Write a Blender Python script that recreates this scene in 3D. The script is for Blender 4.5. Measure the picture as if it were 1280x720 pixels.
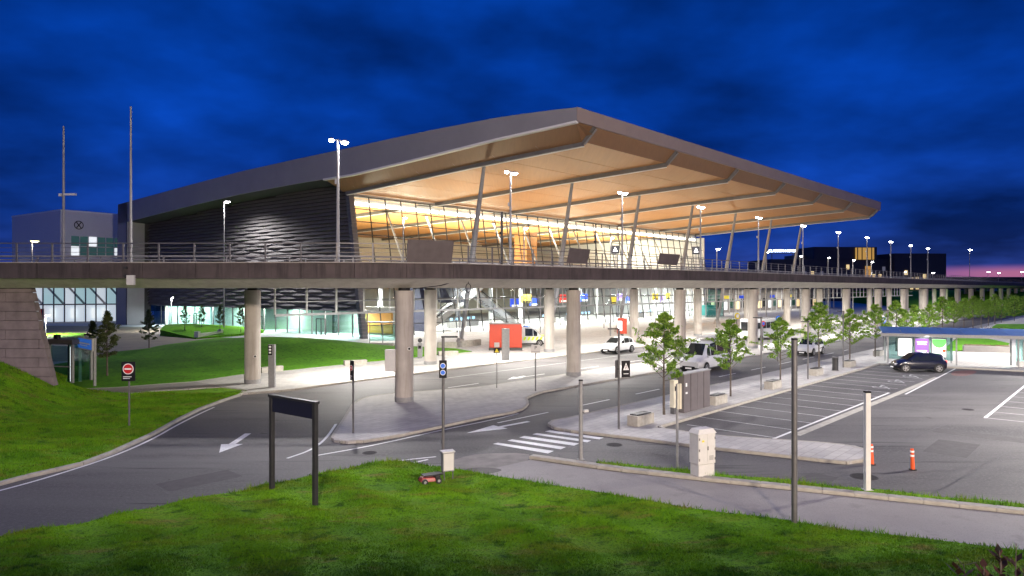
import bpy, bmesh, math, random
import numpy as np
from mathutils import Vector, Matrix
from mathutils.geometry import delaunay_2d_cdt
random.seed(7)
SC = bpy.context.scene
for o in list(bpy.data.objects): bpy.data.objects.remove(o)
COL = SC.collection
# ------------------------------------------------------------ camera
CH = 7.0
cam = bpy.data.objects.new('camera', bpy.data.cameras.new('camera'))
COL.objects.link(cam)
cam.location = (0, 0, CH); cam.rotation_euler = (math.radians(90), 0, 0)
cam.data.lens = 24; cam.data.sensor_width = 36; cam.data.clip_end = 5000; cam.data.clip_start = 0.2
SC.camera = cam
SC.render.resolution_x = 1024; SC.render.resolution_y = 576
SC.view_settings.view_transform = 'Standard'; SC.view_settings.look = 'None'
SC.view_settings.exposure = 0.0; SC.view_settings.gamma = 1
try:
    SC.cycles.max_bounces = 8; SC.cycles.transparent_max_bounces = 24
    SC.cycles.sample_clamp_indirect = 4.0
except Exception: pass
# ------------------------------------------------------------ dusk sky
W = bpy.data.worlds.new("World"); SC.world = W; W.use_nodes = True
nt = W.node_tree; N = nt.nodes; LK = nt.links
bgn = N['Background']; bgn.inputs['Strength'].default_value = 1.0
tc = N.new('ShaderNodeTexCoord'); sep = N.new('ShaderNodeSeparateXYZ'); LK.new(tc.outputs['Generated'], sep.inputs[0])
def wmath(op, a, b=None, c=None):
    m = N.new('ShaderNodeMath'); m.operation = op
    for i, q in enumerate((a, b, c)):
        if q is None: continue
        if isinstance(q, (int, float)): m.inputs[i].default_value = q
        else: LK.new(q, m.inputs[i])
    return m.outputs[0]
ramp = N.new('ShaderNodeValToRGB'); LK.new(sep.outputs['Z'], ramp.inputs[0])
cr = ramp.color_ramp; cr.interpolation = 'B_SPLINE'
cr.elements[0].position = 0.0; cr.elements[0].color = (0.035, 0.045, 0.20, 1)
cr.elements[1].position = 1.0; cr.elements[1].color = (0.001, 0.035, 0.24, 1)
for p, c in ((0.035, (0.014, 0.038, 0.22)), (0.09, (0.004, 0.034, 0.24)), (0.22, (0.0008, 0.030, 0.24)), (0.42, (0.0006, 0.040, 0.31))):
    e = cr.elements.new(p); e.color = (*c, 1)
# cloud pattern in direction space: project on a high layer so the clouds stretch towards the horizon
zc = wmath('MAXIMUM', sep.outputs['Z'], 0.0)
den = wmath('ADD', zc, 0.24)
cx = wmath('DIVIDE', sep.outputs['X'], den); cy = wmath('DIVIDE', sep.outputs['Y'], den)
cmb = N.new('ShaderNodeCombineXYZ'); LK.new(cx, cmb.inputs[0]); LK.new(cy, cmb.inputs[1])
n1 = N.new('ShaderNodeTexNoise'); n1.inputs['Scale'].default_value = 1.35; n1.inputs['Detail'].default_value = 5; n1.inputs['Roughness'].default_value = 0.5
LK.new(cmb.outputs[0], n1.inputs['Vector'])
r1 = N.new('ShaderNodeMapRange'); LK.new(n1.outputs['Fac'], r1.inputs[0])
for i, v in ((1, 0.34), (2, 0.72), (3, 0.42), (4, 1.9)): r1.inputs[i].default_value = v
n2 = N.new('ShaderNodeTexNoise'); n2.inputs['Scale'].default_value = 4.5; n2.inputs['Detail'].default_value = 4
LK.new(cmb.outputs[0], n2.inputs['Vector'])
r2 = N.new('ShaderNodeMapRange'); LK.new(n2.outputs['Fac'], r2.inputs[0])
for i, v in ((1, 0.3), (2, 0.7), (3, 0.85), (4, 1.18)): r2.inputs[i].default_value = v
cl = wmath('MULTIPLY', r1.outputs[0], r2.outputs[0])
vm = N.new('ShaderNodeVectorMath'); vm.operation = 'SCALE'; LK.new(ramp.outputs[0], vm.inputs[0]); LK.new(cl, vm.inputs['Scale'])
# pink afterglow low over the horizon, to the right where the sun went down
az = wmath('ARCTAN2', sep.outputs['X'], sep.outputs['Y'])
azf = N.new('ShaderNodeMapRange'); LK.new(az, azf.inputs[0])
for i, v in ((1, 0.46), (2, 0.62), (3, 0.0), (4, 1.0)): azf.inputs[i].default_value = v
zf = N.new('ShaderNodeMapRange'); LK.new(sep.outputs['Z'], zf.inputs[0]); zf.interpolation_type = 'SMOOTHSTEP'
for i, v in ((1, 0.018), (2, 0.030), (3, 1.0), (4, 0.0)): zf.inputs[i].default_value = v
fac = wmath('MULTIPLY', azf.outputs[0], zf.outputs[0])
mx = N.new('ShaderNodeMix'); mx.data_type = 'RGBA'; LK.new(fac, mx.inputs['Factor']); LK.new(vm.outputs[0], mx.inputs['A'])
mx.inputs['B'].default_value = (0.42, 0.14, 0.28, 1); LK.new(mx.outputs['Result'], bgn.inputs['Color'])
# ------------------------------------------------------------ helpers
F = 853.333
def G(px, py, z=0.0):            # a point of the place, from where it is seen on the ground
    Y = F * (CH - z) / (py - 360.0); return Vector(((px - 640) / F * Y, Y, z))
U = Vector((.680, .733, 0)); NN = Vector((-.733, .680, 0)); UA = math.atan2(.733, .680)
def UL(slope, px, z=0.0):        # a point on a kerb-parallel line (lines of the street direction meet at 1431)
    return G(px, 360 + slope * (1431 - px), z)

class MB:
    def __init__(s): s.v = []; s.f = []
    def add(s, vs, fs):
        o = len(s.v); s.v += [tuple(q) for q in vs]; s.f += [tuple(i + o for i in f) for f in fs]
    def obox(s, c, a, b, d):
        c, a, b, d = Vector(c), Vector(a), Vector(b), Vector(d)
        vs = [c + i * a + j * b + k * d for k in (-1, 1) for j in (-1, 1) for i in (-1, 1)]
        s.add(vs, [(0, 2, 3, 1), (4, 5, 7, 6), (0, 1, 5, 4), (2, 6, 7, 3), (0, 4, 6, 2), (1, 3, 7, 5)])
    def box(s, cx, cy, cz, sx, sy, sz, rz=0):
        c, n = math.cos(rz), math.sin(rz)
        s.obox((cx, cy, cz), (c * sx / 2, n * sx / 2, 0), (-n * sy / 2, c * sy / 2, 0), (0, 0, sz / 2))
    def beam(s, p, q, w, h, up=(0, 0, 1)):
        p, q = Vector(p), Vector(q); d = q - p; up = Vector(up)
        r = d.cross(up)
        if r.length < 1e-5: r = d.cross(Vector((1, 0, 0)))
        r.normalize(); u2 = r.cross(d).normalized()
        s.obox((p + q) / 2, d / 2, r * w / 2, u2 * h / 2)
    def tube(s, pts, rads, n=8, cap=True):
        pts = [Vector(p) for p in pts]
        if not isinstance(rads, (list, tuple)): rads = [rads] * len(pts)
        o = len(s.v); prev = None
        for i, p in enumerate(pts):
            d = (pts[min(i + 1, len(pts) - 1)] - pts[max(i - 1, 0)]).normalized()
            a = d.cross(Vector((0, 0, 1)))
            if a.length < 0.05: a = d.cross(Vector((1, 0, 0))) if prev is None else prev - d * prev.dot(d)
            a.normalize(); prev = a; b = d.cross(a)
            for k in range(n):
                t = 2 * math.pi * k / n; q = p + (a * math.cos(t) + b * math.sin(t)) * rads[i]; s.v.append(tuple(q))
        for i in range(len(pts) - 1):
            for k in range(n):
                s.f.append((o + i * n + k, o + i * n + (k + 1) % n, o + (i + 1) * n + (k + 1) % n, o + (i + 1) * n + k))
        if cap:
            s.f.append(tuple(o + k for k in range(n))[::-1]); s.f.append(tuple(o + (len(pts) - 1) * n + k for k in range(n)))
    def prism(s, poly, z0, z1):
        n = len(poly); o = len(s.v)
        s.v += [(p[0], p[1], z0) for p in poly] + [(p[0], p[1], z1) for p in poly]
        s.f.append(tuple(o + i for i in range(n))[::-1]); s.f.append(tuple(o + n + i for i in range(n)))
        for i in range(n): j = (i + 1) % n; s.f.append((o + i, o + j, o + n + j, o + n + i))
    def sheet(s, poly, z):
        o = len(s.v); s.v += [(p[0], p[1], z) for p in poly]; s.f.append(tuple(range(o, o + len(poly))))
    def quad(s, a, b, c, d): s.add([a, b, c, d], [(0, 1, 2, 3)])
    def mesh(s, name):
        m = bpy.data.meshes.new(name); m.from_pydata(s.v, [], s.f); m.update(); return m
    def build(s, name, mat, parent=None, smooth=False, bevel=0):
        m = s.mesh(name)
        bm = bmesh.new(); bm.from_mesh(m)
        bmesh.ops.recalc_face_normals(bm, faces=bm.faces)
        if bevel: bmesh.ops.bevel(bm, geom=bm.edges[:], offset=bevel, segments=2, affect='EDGES', profile=0.6, clamp_overlap=True)
        bm.to_mesh(m); bm.free()
        if smooth:
            for p in m.polygons: p.use_smooth = True
            try: m.set_sharp_from_angle(angle=math.radians(40))
            except Exception: pass
        return put(name, m, mat, parent)
def put(name, m, mat, parent=None, loc=None, rz=None, scale=None):
    if mat is not None and not m.materials: m.materials.append(mat)
    o = bpy.data.objects.new(name, m); COL.objects.link(o)
    if parent: o.parent = parent
    if loc is not None: o.location = loc
    if rz is not None: o.rotation_euler = (0, 0, rz)
    if scale is not None: o.scale = scale
    return o
def tag(o, label, cat, group=None):
    o['label'] = label; o['category'] = cat
    if group: o['group'] = group
    return o
def thing(name, label, cat, loc=(0, 0, 0), rz=0, group=None):
    o = bpy.data.objects.new(name, None); COL.objects.link(o); o.empty_display_size = .3
    o.location = loc; o.rotation_euler = (0, 0, rz); return tag(o, label, cat, group)
def struct(o): o['kind'] = 'structure'; return o
def stuff(o): o['kind'] = 'stuff'; return o
def dup(root, loc, rz, label, group=None):
    def cp(o, par):
        c = o.copy(); COL.objects.link(c); c.parent = par
        for ch in list(o.children): cp(ch, c)
        return c
    r = cp(root, None); r.location = loc; r.rotation_euler = (0, 0, rz); r['label'] = label
    if group: r['group'] = group
    return r
def lamp(kind, name, loc, power, color=(1, .97, .92), parent=None, size=.4, size_y=None, spot=None, rot=(0, 0, 0), blend=.6, spread=None):
    l = bpy.data.lights.new(name, kind); l.energy = power; l.color = color
    if kind == 'AREA':
        l.size = size
        if size_y: l.shape = 'RECTANGLE'; l.size_y = size_y
        if spread: l.spread = math.radians(spread)
    else: l.shadow_soft_size = size
    if spot: l.spot_size = math.radians(spot); l.spot_blend = blend
    o = bpy.data.objects.new(name, l); COL.objects.link(o); o.location = loc; o.rotation_euler = rot
    if parent: o.parent = parent
    return o
# ------------------------------------------------------------ materials
def mat(name, col, rough=.6, metal=0, noise=None, bump=0, bscale=20, emit=None, es=0, spec=None, coat=0, coord='Object', mott=None):
    m = bpy.data.materials.new(name); m.use_nodes = True; t = m.node_tree; b = t.nodes['Principled BSDF']
    b.inputs['Base Color'].default_value = (*col, 1); b.inputs['Roughness'].default_value = rough; b.inputs['Metallic'].default_value = metal
    if spec is not None: b.inputs['Specular IOR Level'].default_value = spec
    if coat: b.inputs['Coat Weight'].default_value = coat
    if emit: b.inputs['Emission Color'].default_value = (*emit, 1); b.inputs['Emission Strength'].default_value = es
    tcn = t.nodes.new('ShaderNodeTexCoord'); src = tcn.outputs[coord]
    if coord == 'World':
        pass
    if noise:       # (scale, low factor, high factor) large-scale variation plus fine grain
        sc_, lo, hi = noise
        a = t.nodes.new('ShaderNodeTexNoise'); a.inputs['Scale'].default_value = sc_; a.inputs['Detail'].default_value = 6; a.inputs['Roughness'].default_value = .6
        t.links.new(src, a.inputs['Vector'])
        r = t.nodes.new('ShaderNodeMapRange'); t.links.new(a.outputs['Fac'], r.inputs[0])
        r.inputs[1].default_value = .3; r.inputs[2].default_value = .7; r.inputs[3].default_value = lo; r.inputs[4].default_value = hi
        v = t.nodes.new('ShaderNodeVectorMath'); v.operation = 'SCALE'; v.inputs[0].default_value = col; t.links.new(r.outputs[0], v.inputs['Scale'])
        t.links.new(v.outputs[0], b.inputs['Base Color'])
    if bump:
        a2 = t.nodes.new('ShaderNodeTexNoise'); a2.inputs['Scale'].default_value = bscale; a2.inputs['Detail'].default_value = 4
        t.links.new(src, a2.inputs['Vector'])
        bp = t.nodes.new('ShaderNodeBump'); bp.inputs['Strength'].default_value = bump; bp.inputs['Distance'].default_value = .02
        t.links.new(a2.outputs['Fac'], bp.inputs['Height']); t.links.new(bp.outputs[0], b.inputs['Normal'])
    return m
def glassmat(name, tint=(.9, .95, .95), refl=.12, rough=.02):
    m = bpy.data.materials.new(name); m.use_nodes = True; t = m.node_tree; t.nodes.remove(t.nodes['Principled BSDF'])
    tr = t.nodes.new('ShaderNodeBsdfTransparent'); tr.inputs[0].default_value = (*tint, 1)
    gl = t.nodes.new('ShaderNodeBsdfGlossy'); gl.inputs['Roughness'].default_value = rough
    fr = t.nodes.new('ShaderNodeLayerWeight'); fr.inputs['Blend'].default_value = .5
    ad = t.nodes.new('ShaderNodeMath'); ad.operation = 'POWER'; ad.inputs[1].default_value = 5.0; t.links.new(fr.outputs['Facing'], ad.inputs[0])
    a2 = t.nodes.new('ShaderNodeMath'); a2.operation = 'ADD'; a2.inputs[1].default_value = refl * .3; a2.use_clamp = True; t.links.new(ad.outputs[0], a2.inputs[0])
    mxs = t.nodes.new('ShaderNodeMixShader'); t.links.new(a2.outputs[0], mxs.inputs[0]); t.links.new(tr.outputs[0], mxs.inputs[1]); t.links.new(gl.outputs[0], mxs.inputs[2])
    t.links.new(mxs.outputs[0], t.nodes['Material Output'].inputs[0]); return m
def layered(name, base, layers, rough=.85, bump=.3, bscale=40, spec=.3):
    """base colour with noise-driven layers: (colour, scale, threshold lo, hi, stretch)"""
    m = bpy.data.materials.new(name); m.use_nodes = True; t = m.node_tree; b = t.nodes['Principled BSDF']
    b.inputs['Roughness'].default_value = rough; b.inputs['Specular IOR Level'].default_value = spec
    geo = t.nodes.new('ShaderNodeNewGeometry'); cur = None
    rgb = t.nodes.new('ShaderNodeRGB'); rgb.outputs[0].default_value = (*base, 1); cur = rgb.outputs[0]
    for i, (c, sc_, lo, hi, st) in enumerate(layers):
        mp = t.nodes.new('ShaderNodeMapping'); mp.inputs['Scale'].default_value = st; mp.inputs['Location'].default_value = (i * 13.7, i * 7.1, 0)
        mp.inputs['Rotation'].default_value = (0, 0, -UA)
        t.links.new(geo.outputs['Position'], mp.inputs[0])
        a = t.nodes.new('ShaderNodeTexNoise'); a.inputs['Scale'].default_value = sc_; a.inputs['Detail'].default_value = 5; a.inputs['Roughness'].default_value = .62
        t.links.new(mp.outputs[0], a.inputs['Vector'])
        r = t.nodes.new('ShaderNodeMapRange'); t.links.new(a.outputs['Fac'], r.inputs[0]); r.inputs[1].default_value = lo; r.inputs[2].default_value = hi
        x = t.nodes.new('ShaderNodeMix'); x.data_type = 'RGBA'; t.links.new(r.outputs[0], x.inputs['Factor']); t.links.new(cur, x.inputs['A']); x.inputs['B'].default_value = (*c, 1)
        cur = x.outputs['Result']
    t.links.new(cur, b.inputs['Base Color'])
    a2 = t.nodes.new('ShaderNodeTexNoise'); a2.inputs['Scale'].default_value = bscale; a2.inputs['Detail'].default_value = 3
    t.links.new(geo.outputs['Position'], a2.inputs['Vector'])
    bp = t.nodes.new('ShaderNodeBump'); bp.inputs['Strength'].default_value = bump; bp.inputs['Distance'].default_value = .02
    t.links.new(a2.outputs['Fac'], bp.inputs['Height']); t.links.new(bp.outputs[0], b.inputs['Normal'])
    return m
S1 = (1, 1, 1)
M = {}
M['asphalt'] = layered('asphalt', (.072, .066, .068), [((.12, .112, .112), .12, .44, .64, (.25, 1.6, 1)), ((.04, .037, .040), .20, .54, .68, (.5, 1.5, 1)), ((.125, .118, .118), 9, .48, .72, S1), ((.04, .038, .04), 34, .52, .66, S1), ((.03, .028, .030), 1.1, .60, .68, (.12, 1.8, 1)), ((.026, .024, .024), .8, .68, .72, S1)], rough=.72, bump=.35, bscale=90, spec=.45)
M['path'] = layered('footpath_asphalt', (.27, .25, .24), [((.33, .31, .295), .3, .4, .7, S1), ((.20, .185, .18), 1.2, .58, .75, S1), ((.21, .20, .19), 25, .5, .7, S1)], rough=.8, bump=.3, bscale=90)
M['grass'] = layered('grass_turf', (.10, .25, .008), [((.165, .36, .010), .35, .42, .62, (1, 2, 1)), ((.17, .23, .015), .5, .50, .70, (.7, 2.2, 1)), ((.22, .19, .045), .8, .56, .72, (.7, 2, 1)), ((.025, .085, .004), 1.6, .54, .70, (1, 1.6, 1)), ((.19, .14, .05), 2.6, .65, .75, (.6, 2, 1)), ((.02, .075, .004), 14, .5, .7, S1)], rough=.9, bump=.9, bscale=22, spec=.15)
M['lawn'] = layered('lawn_turf', (.075, .23, .006), [((.105, .30, .008), .25, .42, .62, S1), ((.08, .13, .012), .7, .6, .76, S1), ((.025, .08, .004), 4, .5, .7, S1)], rough=.9, bump=.8, bscale=14, spec=.15)
M['soil'] = layered('bare_soil', (.09, .06, .035), [((.14, .10, .06), 2, .4, .7, S1), ((.05, .08, .012), 1.5, .5, .62, S1)], bump=.8, bscale=12)
def pavers(name, c1, c2, mortar, bw=.5, bh=.3):
    m = layered(name, c1, [((c1[0] * .8, c1[1] * .8, c1[2] * .8), .5, .45, .75, S1), ((c1[0] * .7, c1[1] * .69, c1[2] * .67), 2.2, .6, .8, S1)], rough=.75, bump=.15, bscale=60)
    t = m.node_tree; b = t.nodes['Principled BSDF']
    src = b.inputs['Base Color'].links[0].from_socket
    geo = t.nodes.new('ShaderNodeNewGeometry'); mp = t.nodes.new('ShaderNodeMapping'); mp.inputs['Rotation'].default_value = (0, 0, -UA); t.links.new(geo.outputs['Position'], mp.inputs[0])
    br = t.nodes.new('ShaderNodeTexBrick'); br.inputs['Scale'].default_value = 1; br.inputs['Brick Width'].default_value = bw; br.inputs['Row Height'].default_value = bh
    br.inputs['Mortar Size'].default_value = .012; br.inputs['Color1'].default_value = (1, 1, 1, 1); br.inputs['Color2'].default_value = (.84, .84, .85, 1); br.inputs['Mortar'].default_value = (*mortar, 1)
    t.links.new(mp.outputs[0], br.inputs['Vector'])
    x = t.nodes.new('ShaderNodeMix'); x.data_type = 'RGBA'; x.blend_type = 'MULTIPLY'; x.inputs['Factor'].default_value = 1
    t.links.new(src, x.inputs['A']); t.links.new(br.outputs['Color'], x.inputs['B']); t.links.new(x.outputs['Result'], b.inputs['Base Color'])
    return m
M['pave'] = pavers('granite_pavers', (.46, .44, .42), None, (.6, .6, .6), .6, .4)
M['tan'] = pavers('tan_gravel_paving', (.22, .19, .13), None, (.8, .8, .8), 1.2, 1.2)
M['kerb'] = mat('kerb_granite', (.36, .34, .30), .8, noise=(3, .75, 1.15), bump=.4, bscale=30)
M['paint'] = mat('road_paint', (.72, .72, .72), .6, noise=(9, .75, 1.05))
M['paint_worn'] = mat('worn_road_paint', (.42, .42, .42), .7, noise=(7, .6, 1.1))
M['paint_bay'] = mat('bay_road_paint', (.52, .52, .51), .7, noise=(5, .6, 1.15))
M['paint_faint'] = mat('faint_road_paint', (.30, .30, .295), .75, noise=(5, .45, 1.2))
M['conc'] = mat('concrete', (.33, .30, .275), .85, noise=(.8, .82, 1.1), bump=.25, bscale=18)
M['conc_col'] = mat('column_concrete', (.42, .385, .35), .8, noise=(.9, .85, 1.08), bump=.15, bscale=14)
M['conc_dark'] = mat('weathered_fascia_concrete', (.075, .058, .058), .85, noise=(.6, .65, 1.25), bump=.25, bscale=12)
def streaks(m, dark, fac=.55):
    t = m.node_tree; b_ = t.nodes['Principled BSDF']; src = b_.inputs['Base Color'].links[0].from_socket; g_ = t.nodes.new('ShaderNodeNewGeometry'); mp = t.nodes.new('ShaderNodeMapping'); mp.inputs['Scale'].default_value = (2.2, 2.2, .16)
    t.links.new(g_.outputs['Position'], mp.inputs[0]); a = t.nodes.new('ShaderNodeTexNoise'); a.inputs['Scale'].default_value = 1; a.inputs['Detail'].default_value = 6; a.inputs['Roughness'].default_value = .7; t.links.new(mp.outputs[0], a.inputs['Vector'])
    r = t.nodes.new('ShaderNodeMapRange'); t.links.new(a.outputs['Fac'], r.inputs[0]); r.inputs[1].default_value = .48; r.inputs[2].default_value = .68; r.inputs[4].default_value = fac
    x = t.nodes.new('ShaderNodeMix'); x.data_type = 'RGBA'; t.links.new(r.outputs[0], x.inputs['Factor']); t.links.new(src, x.inputs['A']); x.inputs['B'].default_value = (*dark, 1); t.links.new(x.outputs['Result'], b_.inputs['Base Color'])
M['stone'] = mat('abutment_stone', (.20, .16, .165), .85, noise=(1.2, .7, 1.2), bump=.5, bscale=9)
M['soffit'] = mat('soffit_concrete', (.66, .62, .55), .85, noise=(.5, .85, 1.1))
streaks(M['conc_dark'], (.022, .018, .018), .75); streaks(M['conc_col'], (.22, .19, .165), .6); streaks(M['soffit'], (.34, .31, .26), .35)
M['dark'] = mat('dark_painted_steel', (.035, .034, .036), .5, metal=.3, noise=(5, .8, 1.2))
M['steel'] = mat('galvanised_steel', (.26, .26, .265), .6, metal=.15, noise=(6, .85, 1.1))
M['steel_d'] = mat('grey_steel', (.14, .135, .14), .5, metal=.5, noise=(6, .85, 1.1))
M['white'] = mat('white_coat', (.58, .57, .55), .5, noise=(4, .92, 1.03))
M['cream'] = mat('cream_plaster', (.62, .58, .46), .7, noise=(2, .9, 1.05))
M['alu'] = mat('roof_aluminium', (.25, .24, .245), .55, metal=0, noise=(.4, .92, 1.06))
M['alu_front'] = mat('roof_front_panels', (.27, .215, .185), .55, metal=0, noise=(.4, .92, 1.06))
M['trim'] = mat('pale_trim', (.7, .68, .64), .5)
M['beam'] = mat('roof_beam_steel', (.16, .155, .15), .5, metal=.3, noise=(1, .85, 1.1))
M['louvre'] = mat('dark_louvre_metal', (.11, .105, .108), .62, metal=.1, noise=(2, .8, 1.2))
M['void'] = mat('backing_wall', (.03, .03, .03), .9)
M['glass'] = glassmat('clear_glass', (.96, .98, .97), .05)
M['glassg'] = glassmat('green_glass', (.62, .82, .80), .25)
M['mull'] = mat('mullion_metal', (.05, .05, .05), .5, metal=.4)
M['orange'] = mat('orange_red_panel', (.33, .024, .004), .55, noise=(2, .9, 1.05))
M['red'] = mat('sign_red', (.55, .015, .02), .4)
M['blue'] = mat('sign_blue', (.02, .10, .45), .4, emit=(.03, .15, .6), es=.5)
M['navy'] = mat('navy_panel', (.006, .006, .022), .6, noise=(3, .8, 1.2))
M['black'] = mat('black_panel', (.008, .008, .010), .6, spec=.25)
M['yellow'] = mat('yellow_panel', (.75, .62, .03), .5)
M['rubber'] = mat('tyre_rubber', (.02, .02, .02), .8)
M['rim'] = mat('alloy_rim', (.35, .35, .36), .35, metal=.8)
M['carwhite'] = mat('white_car_paint', (.62, .63, .65), .25, coat=.6)
M['carblack'] = mat('black_car_paint', (.010, .011, .022), .22, coat=.8)
M['carglass'] = mat('car_window_glass', (.015, .018, .02), .08, spec=.8)
M['hiviz'] = mat('high_visibility_yellow', (.55, .75, .03), .4)
M['taillight'] = mat('lit_tail_light', (.5, .02, .02), .3, emit=(1, .05, .03), es=2.5)
M['headlight'] = mat('headlight_lens', (.6, .6, .62), .15)
M['plastic_o'] = mat('orange_plastic', (.75, .10, .02), .5)
M['lit'] = mat('lamp_glow', (1, 1, 1), .5, emit=(1, .98, 1.0), es=60)
M['lit_s'] = mat('strip_light', (1, 1, 1), .5, emit=(1, .96, .88), es=5)
M['lit_w'] = mat('backlit_poster_white', (.8, .8, .8), .5, emit=(1, .97, .93), es=1.0)
M['lit_y'] = mat('yellow_flood_glow', (1, 1, .8), .5, emit=(1, .95, .45), es=6)
M['lit_win'] = mat('lit_window', (.8, .7, .5), .5, emit=(1, .72, .30), es=.9)
M['lit_win2'] = mat('bright_shopfront', (.8, .8, .8), .5, emit=(.95, 1, 1), es=.8)
M['text_w'] = mat('white_lettering', (.85, .85, .85), .5)
M['hotel'] = mat('dark_hotel_cladding', (.02, .022, .034), .6, noise=(.2, .8, 1.2))
M['wood_dk'] = None
M['iron'] = mat('cast_iron', (.03, .028, .03), .85, spec=.1, noise=(9, .7, 1.3))
M['iron2'] = mat('iron_frame', (.055, .052, .055), .85, spec=.1)
def woodmat(name, c1, c2):
    m = bpy.data.materials.new(name); m.use_nodes = True; t = m.node_tree; b = t.nodes['Principled BSDF']; b.inputs['Roughness'].default_value = .55
    tcn = t.nodes.new('ShaderNodeTexCoord'); mp = t.nodes.new('ShaderNodeMapping'); mp.inputs['Scale'].default_value = (3.2, .12, 1); t.links.new(tcn.outputs['Object'], mp.inputs[0])
    a = t.nodes.new('ShaderNodeTexNoise'); a.inputs['Scale'].default_value = 1.6; a.inputs['Detail'].default_value = 5; t.links.new(mp.outputs[0], a.inputs['Vector'])
    x = t.nodes.new('ShaderNodeMix'); x.data_type = 'RGBA'; t.links.new(a.outputs['Fac'], x.inputs['Factor']); x.inputs['A'].default_value = (*c1, 1); x.inputs['B'].default_value = (*c2, 1)
    t.links.new(x.outputs['Result'], b.inputs['Base Color']); return m
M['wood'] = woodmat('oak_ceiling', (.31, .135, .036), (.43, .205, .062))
M['wood_dk'] = woodmat('dark_oak_edge', (.14, .066, .025), (.21, .105, .042))  # darker brown timber of the roof edge bands
def leafmat(name, c1, c2):
    m = bpy.data.materials.new(name); m.use_nodes = True; t = m.node_tree; b = t.nodes['Principled BSDF']; b.inputs['Roughness'].default_value = .55
    g_ = t.nodes.new('ShaderNodeNewGeometry'); x = t.nodes.new('ShaderNodeMix'); x.data_type = 'RGBA'
    t.links.new(g_.outputs['Random Per Island'], x.inputs['Factor']); x.inputs['A'].default_value = (*c1, 1); x.inputs['B'].default_value = (*c2, 1)
    t.links.new(x.outputs['Result'], b.inputs['Base Color'])
    tl = t.nodes.new('ShaderNodeBsdfTranslucent'); t.links.new(x.outputs['Result'], tl.inputs[0])
    ms = t.nodes.new('ShaderNodeMixShader'); ms.inputs[0].default_value = .3; t.links.new(b.outputs[0], ms.inputs[1]); t.links.new(tl.outputs[0], ms.inputs[2])
    t.links.new(ms.outputs[0], t.nodes['Material Output'].inputs[0]); return m
M['leaf'] = leafmat('street_tree_leaf', (.07, .17, .012), (.26, .42, .04))
M['leaf_dk'] = leafmat('dark_leaf', (.035, .055, .015), (.09, .11, .03))
M['leaf_red'] = leafmat('purple_leaf', (.018, .014, .008), (.075, .028, .014))
M['blade'] = leafmat('grass_blade', (.03, .10, .005), (.10, .20, .015))
M['bark'] = mat('bark', (.10, .08, .065), .9, noise=(8, .7, 1.2), bump=.5, bscale=30)

# ============================================================ GROUND
def inside(poly, x, y):
    c = False; n = len(poly); j = n - 1
    for i in range(n):
        xi, yi = poly[i][0], poly[i][1]; xj, yj = poly[j][0], poly[j][1]
        if (yi > y) != (yj > y) and x < (xj - xi) * (y - yi) / (yj - yi) + xi: c = not c
        j = i
    return c
def field(name, poly, hf, material, step=.8, skirt=.15):
    """a turf sheet over a polygon, with a height function"""
    b = []
    for i, p in enumerate(poly):
        q = poly[(i + 1) % len(poly)]; L = math.hypot(q[0] - p[0], q[1] - p[1]); k = max(1, int(L / step))
        for j in range(k): b.append(Vector((p[0] + (q[0] - p[0]) * j / k, p[1] + (q[1] - p[1]) * j / k)))
    nb = len(b); xs = [p.x for p in b]; ys = [p.y for p in b]; pts = list(b)
    x = min(xs) + step * .5
    while x < max(xs):
        y = min(ys) + step * .5
        while y < max(ys):
            jx = x + random.uniform(-.2, .2) * step; jy = y + random.uniform(-.2, .2) * step
            if inside(b, jx, jy) and min((jx - p.x) ** 2 + (jy - p.y) ** 2 for p in b) > (step * .4) ** 2: pts.append(Vector((jx, jy)))
            y += step
        x += step
    r = delaunay_2d_cdt(pts, [], [list(range(nb))], 1, 1e-4)
    m = MB(); m.v = [(p.x, p.y, hf(p.x, p.y)) for p in r[0]]; m.f = [tuple(f) for f in r[2]]
    # skirt down to the road so no gap shows
    o = len(m.v)
    for p in b: m.v.append((p.x, p.y, hf(p.x, p.y))); m.v.append((p.x, p.y, -skirt))
    for i in range(nb): j = (i + 1) % nb; m.f.append((o + 2 * i, o + 2 * i + 1, o + 2 * j + 1, o + 2 * j))
    ob = m.build(name, material, None, smooth=True); return ob
def P2(l): return [G(*p).xy for p in l]
def smooth_poly(pts, it=2, closed=True):
    pts = [Vector((p[0], p[1])) for p in pts]
    for _ in range(it):
        out = []; n = len(pts)
        for i in range(n if closed else n - 1):
            a, b = pts[i], pts[(i + 1) % n]; out += [a * .75 + b * .25, a * .25 + b * .75]
        if not closed: out = [pts[0]] + out + [pts[-1]]
        pts = out
    return pts

gm = MB(); gm.sheet([(-3000, -500), (3000, -500), (3000, 4000), (-3000, 4000)], -.06)
struct(gm.build('ground', M['soil']))
gm = MB(); gm.sheet([(-140, 8), (140, 8), (420, 420), (120, 420), (-140, 120)], 0)
struct(gm.build('road', M['asphalt']))

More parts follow.
